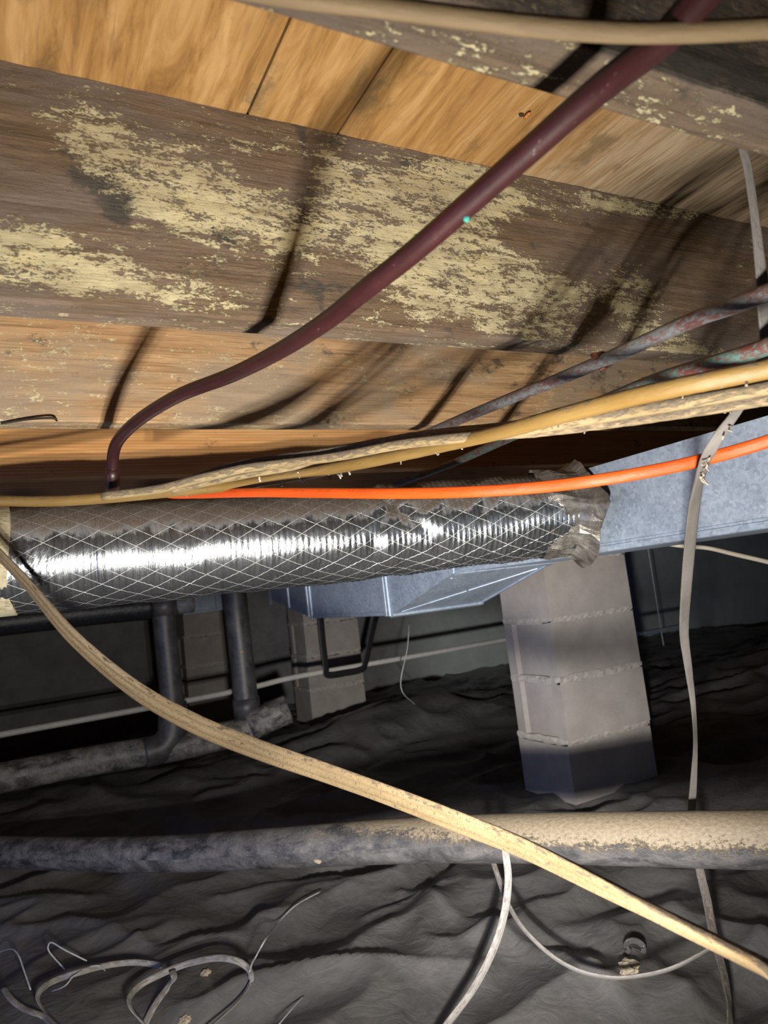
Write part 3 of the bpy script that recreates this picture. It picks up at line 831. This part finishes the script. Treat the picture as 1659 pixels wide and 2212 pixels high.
# ------------------------------------------------------------------ insulated flexible duct
def flex_duct():
    A, B = Vector((-0.36, 1.316, Z(0.1264))), Vector((0.966, 1.026, Z(0.1112)))
    root = empty('flexible_duct', (A + B) / 2, 'foil jacketed flexible duct with crossed scrim threads, below the orange cable', 'duct')
    ctr = lambda x: Vector((x, 1.224 - 0.078 * x - 0.1325 * x * x, A.z + (B.z - A.z) * (x - A.x) / (B.x - A.x) - 0.006 * math.sin(math.pi * (x - A.x) / (B.x - A.x))))
    def frame(x):
        T = (ctr(x + .01) - ctr(x - .01)).normalized()
        sd = T.cross(Vector((0, 0, 1))).normalized()
        return ctr(x), T, sd, sd.cross(T).normalized()
    B = ctr(B.x)
    L = 1.36
    m, seg = 420, 72
    V, UVp, NR = [], [], []
    R0 = 0.0844
    for i in range(m + 1):
        u = L * i / m
        t = i / m
        c, T, side, upv = frame(A.x + (B.x - A.x) * t)
        for k in range(seg):
            th = 2 * math.pi * k / seg
            ss = th * R0
            r = R0 * (1.0 - 0.10 * max(0, (t - .55)) ** 1.0)
            r += 0.0009 * math.cos(2 * math.pi * u / 0.0100) * (0.1 + 0.9 * t)
            dv = side * -math.cos(th) + upv * math.sin(th)
            V.append(c + dv * r)
            NR.append(tuple(dv))
            UVp.append((u, ss, th, t))
    V = np.array([tuple(v) for v in V]); W = np.array(UVp)
    u, ss, th, t = W.T
    # crumples: gentle everywhere, deep past the middle and near the collar
    nrm = np.array(NR)
    a = perlin(u * 10 + ss * 5, ss * 9 - u * 5, 3)
    b = np.abs(perlin(u * 26 + ss * 20, ss * 12 - u * 9, 5))
    k = 0.25 + 1.0 * np.exp(-((t - .745) / .05) ** 2) + 0.9 * np.clip((t - .72) / .28, 0, 1)
    kt = np.clip(np.sin(th) + 0.35, 0, 1.2)
    d = 0.0045 * a * (.4 + k) - 0.0075 * b * k * (0.25 + 0.6 * kt)
    crease = np.exp(-((t + 0.05 * np.sin(th) - .755) / .012) ** 2) + np.exp(-((t - 0.04 * np.sin(th * 1.3) - .735) / .008) ** 2)
    d -= 0.010 * crease * np.clip(1 - (th - 2.2) ** 2 / 6, 0, 1) * 0.6
    V = V + nrm * d[:, None]
    Fc, UV = [], []
    for i in range(m):
        for kk in range(seg):
            k2 = (kk + 1) % seg
            Fc.append([i * seg + kk, i * seg + k2, (i + 1) * seg + k2, (i + 1) * seg + kk])
            u0, u1 = L * i / m, L * (i + 1) / m
            s0, s1 = 2 * math.pi * kk / seg * R0, 2 * math.pi * (kk + 1) / seg * R0
            UV += [(u0, s0), (u0, s1), (u1, s1), (u1, s0)]
    mesh_obj('foil_jacket', V, Fc, M_FOIL, root, uv=UV, smooth=True)
    # tape band at the left
    X_ = A.x + 0.366
    c0, T, side, upv = frame(X_)
    A = c0 - T * 0.472 + Vector((0, 0, 0.005))
    V, Fc = [], []
    seg2 = 60
    for i, (uu, rr) in enumerate(((0.20, R0 - .001), (0.20, R0 + .0022), (0.32, R0 + .003), (0.472, R0 + .0022), (0.474, R0 - .001))):
        for kk in range(seg2):
            th = 2 * math.pi * kk / seg2
            V.append(A + T * (uu + 0.003 * math.sin(3 * th)) + Vector((0, 0, -0.005)) + (side * -math.cos(th) + upv * math.sin(th)) * (rr + 0.0012 * math.sin(7 * th + i)))
    for i in range(4):
        for kk in range(seg2):
            k2 = (kk + 1) % seg2
            Fc.append([i * seg2 + kk, i * seg2 + k2, (i + 1) * seg2 + k2, (i + 1) * seg2 + kk])
    mesh_obj('tape_band', [tuple(v) for v in V], Fc, M_TAPE, root, smooth=True)['label'] = 'yellowed tape band'
    # crumpled tape collar where it meets the trunk
    B, T, side, upv = frame(B.x)
    rg = random.Random(5)
    seg3 = 64
    rows = ((-0.085, R0 * 0.955), (-0.06, R0 * 0.985), (-0.03, R0 * 0.97), (-0.012, R0 * 1.03), (0.0, R0 * 1.16), (0.002, R0 * 1.10))
    V, Fc = [], []
    for i, (uu, rr) in enumerate(rows):
        for kk in range(seg3):
            th = 2 * math.pi * kk / seg3
            f = 0.010 * float(perlin(2.2 * math.cos(th) + i * .5, 2.2 * math.sin(th), 6)) + 0.004 * float(perlin(6 * math.cos(th), 6 * math.sin(th) + i, 7)) + rg.uniform(-1, 1) * 0.0006
            if i >= 3: f += (0.040 * math.exp(-((th - 3.1) / .30) ** 2) + 0.014 * math.exp(-((th - 4.4) / .5) ** 2)) * (i - 2) / 3
            V.append(B + T * (uu + rg.uniform(-1, 1) * 0.0008 * (i < 4)) + (side * -math.cos(th) + upv * math.sin(th)) * (rr + f))
    for i in range(len(rows) - 1):
        for kk in range(seg3):
            k2 = (kk + 1) % seg3
            Fc.append([i * seg3 + kk, i * seg3 + k2, (i + 1) * seg3 + k2, (i + 1) * seg3 + kk])
    mesh_obj('tape_collar', [tuple(v) for v in V], Fc, M_COLLAR, root)['label'] = 'crumpled foil tape collar'
    # torn patch near the left end
    c0, T, side, upv = frame(0.102)
    V, Fc = [tuple(c0 + (side * -math.cos(-.62) + upv * math.sin(-.62)) * (R0 + .0012))], []
    for kk in range(14):
        a = 2 * math.pi * kk / 14
        rr = 1 + 0.35 * math.sin(3 * a) + rg.uniform(-.2, .2)
        th = -.62 + math.sin(a) * 0.20 * rr
        V.append(tuple(c0 + T * (math.cos(a) * 0.015 * rr) + (side * -math.cos(th) + upv * math.sin(th)) * (R0 + .003)))
    for kk in range(14): Fc.append([0, 1 + kk, 1 + (kk + 1) % 14])
    mesh_obj('torn_patch', V, Fc, M_TAPE, root)['label'] = 'small torn patch'
flex_duct()

# ------------------------------------------------------------------ galvanized trunk duct
TX0, TX1 = 0.966, 1.285
root = empty('trunk_duct', (TX0, 0.96, Z(0.0280)), 'galvanized sheet metal trunk duct behind the flexible duct, dropping to a deeper section', 'duct')
prism('trunk_section', [(0.08, Z(0.0280)), (1.476, Z(0.0280)), (1.476, Z(0.1856)), (0.08, Z(0.1856))], 'x', TX0, TX1, M_GALV, root)
prism('transition', [(1.478, Z(0.0288)), (1.836, Z(-0.0664)), (1.836, Z(0.1856)), (1.478, Z(0.1856))], 'x', TX0 + .001, TX1, M_GALV, root)
prism('plenum_section', [(1.84, Z(-0.0664)), (2.44, Z(-0.0592)), (2.44, Z(0.1856)), (1.84, Z(0.1856))], 'x', TX0, TX1, M_GALV, root)
prism('return_transition', [(2.444, Z(-0.0592)), (2.88, Z(0.0280)), (2.88, Z(0.1856)), (2.444, Z(0.1856))], 'x', TX0, TX1, M_GALV_SHADED, root)
def strip(name, a, b, w, t, mat, parent, nrm):
    a, b, nrm = Vector(a), Vector(b), Vector(nrm).normalized()
    T = (b - a).normalized(); s = T.cross(nrm).normalized() * (w / 2)
    V = [a + s, a - s, b - s, b + s, a + s * .8 + nrm * t, a - s * .8 + nrm * t, b - s * .8 + nrm * t, b + s * .8 + nrm * t]
    Fc = [[0, 1, 2, 3], [4, 7, 6, 5], [0, 4, 5, 1], [1, 5, 6, 2], [2, 6, 7, 3], [3, 7, 4, 0]]
    return mesh_obj(name, [tuple(v) for v in V], Fc, mat, parent)
nX = (-1, 0, 0)
strip('bottom_flange', (TX0, .08, Z(0.0328)), (TX0, 1.476, Z(0.0328)), .012, .0022, M_GALV, root, nX)
strip('bottom_flange', (TX0, .08, Z(0.0416)), (TX0, 1.476, Z(0.0416)), .0028, .0016, M_GALV, root, nX)
strip('bottom_flange', (TX0, 1.84, Z(-0.0608)), (TX0, 2.44, Z(-0.0536)), .012, .003, M_GALV, root, nX)
for yy, z0 in ((1.477, .0272), (1.838, -.068), (1.856, -.0672), (2.442, -.060), (2.472, -.0528), (2.672, -.0128)):
    strip('drive_cleat', (TX0, yy, Z(z0)), (TX0, yy, Z(0.1856)), .014, .005, M_GALV, root, nX)
dn = Vector((0, -(.119), -.447)).normalized()
strip('drive_cleat', (TX0 + .01, 1.480, Z(0.0280)), (TX1, 1.480, Z(0.0280)), .02, .005, M_GALV, root, dn)
strip('drive_cleat', (TX0, 1.828, Z(-0.0648)), (TX1, 1.828, Z(-0.0648)), .02, .006, M_GALV, root, dn)
strip('cross_break', (TX0 + .02, 1.80, Z(-0.0576)), (TX1 - .02, 1.52, Z(0.0176)), .006, .002, M_GALV, root, dn)
strip('cross_break', (TX0 + .02, 1.52, Z(0.0176)), (TX1 - .02, 1.80, Z(-0.0576)), .006, .002, M_GALV, root, dn)
strip('edge_seam', (TX1 - .008, 1.488, Z(0.0256)), (TX1 - .008, 1.832, Z(-0.0656)), .012, .004, M_GALV, root, dn)
# branch duct farther back
bl, br = on(396, 1329, 1, 3.75), on(608, 1303, 1, 3.75)
root = empty('branch_duct', (bl.x, 3.75, bl.z), 'dim bluish sheet metal branch duct between the two black standpipes', 'duct')
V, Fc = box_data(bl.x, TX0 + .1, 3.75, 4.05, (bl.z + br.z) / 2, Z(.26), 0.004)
mesh_obj('duct_body', V, Fc, M_GALV_SHADED, root)
for px in (470, 585):
    q = on(px, 1310, 1, 3.75)
    strip('drive_cleat', (q.x, 3.75, (bl.z + br.z) / 2), (q.x, 3.75, Z(.26)), .02, .006, M_GALV_SHADED, root, (0, -1, 0))
strip('bottom_flange', (bl.x, 3.75, (bl.z + br.z) / 2 + .006), (TX0, 3.75, (bl.z + br.z) / 2 + .006), .014, .005, M_GALV_SHADED, root, (0, -1, 0))

# ------------------------------------------------------------------ concrete block piers
def pier(x0, y0, w, dpt, zb, n, label, seed):
    root = empty('block_pier', (x0 + w / 2, y0 + dpt / 2, zb), label, 'pier')
    rg = random.Random(seed)
    hc = 0.206
    for i in range(n):
        ox, oy = rg.uniform(-.006, .006), rg.uniform(-.004, .004)
        za, zt = zb + i * hc, zb + (i + 1) * hc - 0.010
        xa, xb, ya, yb = x0 + ox, x0 + w + ox, y0 + oy, y0 + dpt + oy
        if i == n - 1: zt = zb + n * hc
        # block with a stepped flange end on its left face
        e, d1 = dpt * 0.17, 0.012
        poly = [(xa, ya), (xb, ya), (xb, yb), (xa, yb)]
        if i in (1, 2):
            poly = [(xa, ya), (xb, ya), (xb, yb), (xa, yb), (xa, yb - e), (xa + d1, yb - e - .012), (xa + d1, ya + e + .012), (xa, ya + e)]
        prism('block', poly, 'z', za, zt, M_BLOCK, root)
        if i < n - 1:
            V, Fc = [], []
            # raked and smeared mortar joint
            k = 26
            per = []
            for t in range(k): per.append((xa + (xb - xa) * t / k, ya, 0, -1))
            for t in range(10): per.append((xb, ya + (yb - ya) * t / 10, 1, 0))
            for t in range(k): per.append((xb - (xb - xa) * t / k, yb, 0, 1))
            for t in range(12): per.append((xa, yb - (yb - ya) * t / 12, -1, 0))
            m = len(per)
            for lvl in range(4):
                for (px, py, nx2, ny2) in per:
                    pr = -0.004 + (0.005 + rg.uniform(0, .004) if lvl in (1, 2) else 0.004)
                    if i == 3 and nx2 < 0: pr = -0.02
                    zz = (zt - .004 - rg.uniform(0, .007), zt + .001, zt + .009, zt + .013 + rg.uniform(0, .006))[lvl]
                    if i == 3 and nx2 < 0: zz = (zt - .001, zt + .002, zt + .006, zt + .011)[lvl]
                    V.append((px + nx2 * pr, py + ny2 * pr, zz))
            for lvl in range(3):
                for t in range(m):
                    t2 = (t + 1) % m
                    Fc.append([lvl * m + t, lvl * m + t2, (lvl + 1) * m + t2, (lvl + 1) * m + t])
            Fc.append(list(range(m))[::-1]); Fc.append([3 * m + t for t in range(m)])
            mesh_obj('mortar_joint', V, Fc, M_MORTAR, root)
    return root
pier(1.624, 1.923, 0.39, 0.265, Z(-0.770), 5, 'near concrete block pier standing under the trunk duct', 3)
pier(1.590, 4.190, 0.37, 0.270, Z(-0.740), 5, 'middle concrete block pier seen between the standpipe and the black strap', 4)
p3 = on(400, 1390, 1, 5.0)
pier(p3.x, 5.02, 0.40, 0.24, Z(-0.75), 5, 'farthest block pier against the back wall, between the standpipes', 8)

# ------------------------------------------------------------------ black drain piping
fp = [Vector((-0.42, 3.16, Z(-.665))), Vector((-0.08, 2.585, Z(-.634))), Vector((0.30, 1.99, Z(-.590))), Vector((0.73, 1.30, Z(-.500))), Vector((1.02, 0.79, Z(-.453))), Vector((1.25, 0.40, Z(-.42)))]
root = empty('drain_pipe', fp[2], 'dusty black plastic drain pipe crossing the foreground above the sheet', 'pipe')
sweep('pipe', fp, M_ABS, root, 0.0435, seg=48, n=20, ref=(0, 0, 1))
def near_pipe(px):
    # point on the pipe's near side at picture column px
    best = None
    P = crom(np.array([tuple(v) for v in fp]), 60)
    for p in P:
        v = Vector(p) - CAM
        dd = v.dot(FW); x = CX + F_PX * v.dot(RT) / dd
        if best is None or abs(x - px) < best[0]: best = (abs(x - px), Vector(p))
    return best[1]
q = near_pipe(1085)
tdir = (fp[4] - fp[3]).normalized()
# cable clip and specks of dirt stuck on it
for i, (px, py) in enumerate(((54, 1854), (546, 1842), (690, 1858))):
    c = near_pipe(px)
    dirn = (CAM - c).normalized()
    pz = at(px, py, (c - CAM).dot(FW) - 0.044)
    blob('mud_speck', pz, 0.011 if i == 0 else 0.008, M_CLOD, root, 12 + i, (1.6 if i == 2 else 1, 1.0, .7), .4, 2)

def ypipe(name, px0, py0, px1, py1, Y, r, mat, parent, ext0=0, n=6):
    a, b = on(px0, py0, 1, Y), on(px1, py1, 1, Y)
    x, = (((a.x + b.x) / 2),)
    return a, b
YP = 3.10
A0 = on(362, 1430, 1, YP)
B0 = on(521, 1430, 1, YP)
zd = on(150, 1650, 1, 3.2).z
root = empty('drain_system', (A0.x, YP, zd), 'black plastic standpipes joined by a cross pipe and low drain line at the left', 'pipe')
tp = on(200, 1330, 1, YP).z
sweep('standpipe', [(A0.x, YP, Z(.28)), (A0.x, YP, Z(0)), (A0.x + .004, YP, Z(-.25)), (A0.x + .006, YP, zd + .10)], M_ABSFAR, root, 0.047, seg=28, n=8, ref=(0, 1, 0))
sweep('standpipe', [(B0.x, YP, Z(.28)), (B0.x, YP, Z(0)), (B0.x + .004, YP, Z(-.25)), (B0.x + .006, YP, zd + .06)], M_ABSFAR, root, 0.052, seg=28, n=8, ref=(0, 1, 0))
for xx, zz in ((A0.x, zd + .13), (B0.x, zd + .10), (A0.x, tp)):
    sweep('hub', [(xx + .005, YP, zz - .035), (xx + .005, YP, zz + .045)], M_ABSFAR, root, 0.058, seg=28, n=2, ref=(0, 1, 0))
drn = [(-1.4, 3.2, zd - .015), (-0.6, 3.2, zd - .008), (0.0, 3.19, zd), (0.35, 3.15, zd), (A0.x, YP, zd), (B0.x - .1, YP, zd + .005), (B0.x + .03, YP, zd + .005)]
sweep('drain_line', drn, M_DRAIN, root, 0.057, seg=32, n=10, ref=(0, 0, 1))
sweep('elbow', [(A0.x - .12, YP, zd), (A0.x - .05, YP, zd + .008), (A0.x - .008, YP, zd + .05), (A0.x + .005, YP, zd + .12)], M_ABSFAR, root, 0.060, seg=28, n=6, ref=(0, 1, 0))
hb = on(570, 1545, 1, YP - .03)
V_ = [(B0.x + .0, YP - .03, hb.z - .035), (B0.x + .05, YP - .04, hb.z - .02), (B0.x + .12, YP - .05, hb.z), (B0.x + .17, YP - .06, hb.z + .012)]
sweep('cleanout_hub', V_, M_DRAIN, root, 0.062, seg=26, n=5, ref=(0, 0, 1), widths=[.8, 1.0, 1.08, .95], jit=.03)
blob('paint_dot', on(523, 1408, 1, YP - .053), 0.009, M_CLOD, root, 2, (1, .5, 1.1), .1)
# upper cross pipe
tl, tr = on(0, 1345, 1, YP + .0), on(325, 1312, 1, YP)
sweep('wrapped_pipe', [(-1.4, YP + .005, tl.z - .0), (tl.x, YP + .003, tl.z), ((tl.x + tr.x) / 2, YP, tl.z + .001), (A0.x - .05, YP, tr.z + .002)], flat('black_wrap', (0.022, 0.022, 0.026), 0.32, 0, .5, 90, 1.0), root, 0.052, seg=28, n=20, ref=(0, 0, 1), jit=.012)['label'] = 'glossy black wrapped pipe under the foil duct'
s0 = on(388, 1306, 1, YP)
sweep('stub', [(A0.x + .05, YP, s0.z), (A0.x + .125, YP, s0.z)], flat('grey_stub', (0.20, 0.20, 0.21), 0.5), root, 0.040, seg=24, n=3, ref=(0, 0, 1))

# white conduit with the black strap that carries it
YC = 3.45
ca, cb = on(1085, 1383, 1, YC), on(405, 1513, 1, YC)
cz = (ca.z + cb.z) / 2
root = empty('conduit', ((ca.x + cb.x) / 2, YC, cz), 'white plastic conduit running across the dark behind the near pier', 'conduit')
sweep('tube', [(-1.5, YC, cb.z - .015), (cb.x, YC, cb.z), (on(640, 1462, 1, YC).x, YC, on(640, 1462, 1, YC).z), (on(880, 1420, 1, YC).x, YC, on(880, 1420, 1, YC).z), (ca.x, YC, ca.z), (ca.x + .25, YC, ca.z + .002)], M_PVC, root, 0.0135, seg=18, n=8, ref=(0, 0, 1))
YS = YC - .03
sl = [on(692, 1318, 1, YS), on(697, 1380, 1, YS), on(704, 1440, 1, YS), on(708, 1458, 1, YS), on(745, 1454, 1, YS), on(781, 1446, 1, YS), on(790, 1430, 1, YS), on(803, 1370, 1, YS), on(816, 1318, 1, YS)]
root = empty('hanger_strap', sl[4], 'black plastic strap sling hanging below the trunk duct around the conduit', 'strap')
sweep('strap', sl, M_BLACKSTRAP, root, 0.0165, 0.0022, seg=12, n=6, ref=(0, -1, 0), box_sec=True)

# trapeze hanger and cord at the right
YH = 3.17
h0, h1, h2 = on(1400, 1150, 1, YH), on(1428, 1360, 1, YH), on(1438, 1395, 1, YH)
root = empty('trapeze_hanger', h1, 'thin threaded rod with a flat strut, in the dark right of the near pier', 'hanger')
sweep('rod', [(h1.x, YH, Z(H) + .004), (h1.x, YH, h1.z), (h1.x, YH, h2.z)], M_CLEAN_ROD, root, 0.0045, seg=8, n=4, ref=(0, 1, 0))
s0, s1 = on(1378, 1364, 1, YH), on(1470, 1356, 1, YH)
V, Fc = box_data(s0.x, s1.x, YH - .02, YH + .02, h1.z - .012, h1.z + .010, 0.003)
mesh_obj('strut', V, Fc, M_GALV, root)
crd = [(1420, 1172, 1.75), (1480, 1180, 1.72), (1530, 1184, 1.68), (1590, 1198, 1.62), (1659, 1214, 1.56), (1780, 1245, 1.45)]
root = empty('cord', at(1590, 1198, 1.62), 'short cream cord emerging below the trunk duct at the right edge', 'cord')
sweep('jacket', run_on(px_path(crd), 0, .8, .2), M_WHITECORD, root, 0.0052, seg=12, n=6)

# ------------------------------------------------------------------ things lying on the sheet
def gpt(px, py, lift=0.004):
    p = None
    lo, hi = 0.8, 6.0
    for s in range(260):
        dd = lo + (hi - lo) * s / 260
        q = at(px, py, dd)
        if q.z <= gz(q.x, q.y) + lift: return q
        p = q
    return p

def ground_cable(name, pts, label, cat, mat, w, h, lift, grp=None, twist=None, nn=6):
    P = [gpt(a, b, l) for (a, b, l) in pts]
    root = empty(name, P[len(P) // 2], label, cat, grp)
    sweep('jacket', P, mat, root, w, h, seg=12, n=nn, ref=(0, -0.5, 1), twist=twist)
    return root
L1 = [(150, 2240, .02), (115, 2205, .02), (98, 2186, .025), (82, 2160, .04), (88, 2138, .045), (119, 2118, .045), (163, 2103, .045), (224, 2087, .04), (289, 2079, .035), (351, 2086, .02)]
ground_cable('cable', L1, 'grey flat cable arc at the lower left, its open loop around bare sheet', 'cable', M_GREYLT, 0.0062, 0.0018, 0, twist=[.9] * 10)
L2 = [(345, 2235, .01), (325, 2195, .012), (345, 2160, .015), (368, 2125, .03), (380, 2103, .05), (372, 2096, .055), (345, 2104, .05), (300, 2131, .05), (279, 2157, .05), (284, 2180, .045), (304, 2202, .03)]
L2b = [(340, 2108, .05), (398, 2084, .055), (463, 2070, .055), (506, 2074, .055), (532, 2088, .055), (542, 2106, .055), (538, 2128, .055), (513, 2164, .05), (470, 2204, .05), (430, 2240, .05)]
ground_cable('cable', L2[:6][::-1][:1] + [(375, 2112, .045), (362, 2133, .03), (342, 2160, .02), (324, 2190, .015), (308, 2225, .012)], 'short grey cable end slanting inside the teardrop loop', 'cable', M_GREYLT, 0.0066, 0.0018, 0)
ground_cable('cable', [(312, 2212, .02), (300, 2200, .03), (284, 2180, .045), (279, 2157, .05), (300, 2131, .052)] + L2b, 'grey flat cable coiled in a teardrop loop at the lower left', 'cable', M_GREYLT, 0.0062, 0.0018, 0, twist=[.8] * 15)
ground_cable('cable', [(7, 2133, .05), (24, 2158, .04), (50, 2178, .03), (75, 2188, .025), (98, 2198, .02), (125, 2225, .015)], 'short frayed cable end in the lower left corner', 'cable', M_GREYLT, 0.0058, 0.0022, 0)
ground_cable('wire', [(-20, 2064, .03), (0, 2056, .05), (25, 2050, .06), (40, 2064, .06), (53, 2100, .045), (66, 2138, .02)], 'thin kinked wire at the left edge of the ground', 'wire', M_WIRE, 0.0016, 0.0016, 0)
ground_cable('wire', [(140, 2094, .02), (118, 2070, .03), (106, 2055, .05), (104, 2044, .06), (112, 2036, .07), (140, 2052, .06), (188, 2076, .03)], 'thin hooked wire above the grey cable arc', 'wire', M_WIRE, 0.0016, 0.0016, 0)
ground_cable('wire', [(228, 2098, .03), (214, 2086, .05), (190, 2090, .05), (160, 2108, .05), (140, 2130, .05), (110, 2142, .02)], 'thin curled wire crossing over the grey cable arc', 'wire', M_WIRE, 0.0012, 0.0012, 0)
ground_cable('wire', [(539, 2100, .06), (545, 2080, .06), (553, 2066, .06), (575, 2027, .06), (600, 1994, .055), (640, 1955, .05), (694, 1925, .03)], 'pale thin wire rising from the teardrop loop toward the black pipe', 'wire', M_WIRE, 0.0017, 0.0012, 0)
ground_cable('wire', [(655, 2152, .02), (630, 2180, .02), (600, 2216, .02)], 'short bit of pale wire at the bottom edge', 'wire', M_WIRE, 0.0014, 0.0012, 0)
tw = px_path([(884, 1345, 3.2), (880, 1400, 3.15), (866, 1485, 3.1), (900, 1525, 3.3)])
root = empty('wire', tw[2], 'fine thread of wire dangling in the dark left of the near pier', 'wire')
sweep('strand', tw, M_WIRE, root, 0.0024, seg=6, n=6)

def clod(px, py, r, seed, label):
    p = gpt(px, py)
    root = empty('dirt_clod', p, label, 'dirt clod')
    blob('lump', p + Vector((0, 0, r * .45)), r, M_CLOD, root, seed, (1.3, 1, .75), .38, 3)
    blob('crumb', p + Vector((r * .9, .3 * r, r * .25)), r * .5, M_CLOD, root, seed + 1, (1, 1.1, .8), .6, 2)
    blob('crumb', p + Vector((-r * .9, -.2 * r, r * .2)), r * .38, M_CLOD, root, seed + 2, (1, 1.1, .8), .6, 2)
clod(1360, 2098, 0.015, 4, 'pale dirt clod on the sheet left of the cable curve')
clod(445, 2105, 0.008, 8, 'small dark dirt clod inside the teardrop loop')
clod(400, 2208, 0.009, 15, 'small dirt clod at the bottom edge below the loop')
# curled scrap of plastic
p = gpt(1385, 2068)
root = empty('plastic_scrap', p, 'small curled shiny scrap standing on the sheet above the pale clod', 'scrap')
ax = RT.copy()
pts = []
for k in range(18):
    a = -0.6 + 4.6 * k / 17
    pts.append(p + RT * (0.004 * k / 17 - 0.012 + 0.020 * math.cos(a) * (1 - .3 * k / 17)) + Vector((0, 0, 0.016 + 0.016 * math.sin(a) * (1 - .3 * k / 17))) + Vector((0, .004 * k / 17, 0)))
sweep('curl', pts, flat('shiny_scrap', (0.10, 0.095, 0.09), 0.2), root, 0.006, 0.0010, seg=10, n=3, ref=tuple(Vector((0, 0, 1))), twist=[1.57] * 18)

# insect husk and splinter on the wood
p = on(1138, 243, 2, Z(H + DJ)) - Vector((0, 0, .004))
root = empty('insect_husk', p, 'tiny orange insect husk clinging to the plywood near the nearest joist', 'insect')
blob('abdomen', p, 0.0032, M_HUSK, root, 2, (.8, 2.0, .7), .1)
blob('wing', p + Vector((-.006, .003, .001)), 0.003, M_DARKWOOD, root, 5, (1.2, .8, .25), .2)
sp = [on(2, 915, 1, Y_J2 - .004), on(60, 906, 1, Y_J2 - .008), on(112, 903, 1, Y_J2 - .012), on(123, 909, 1, Y_J2 - .006)]
root = empty('wood_splinter', sp[1], 'dark splinter lifting from the lower edge of the speckled joist at the left', 'splinter')
sweep('sliver', sp, M_DARKWOOD, root, 0.0016, 0.0012, seg=8, n=5)
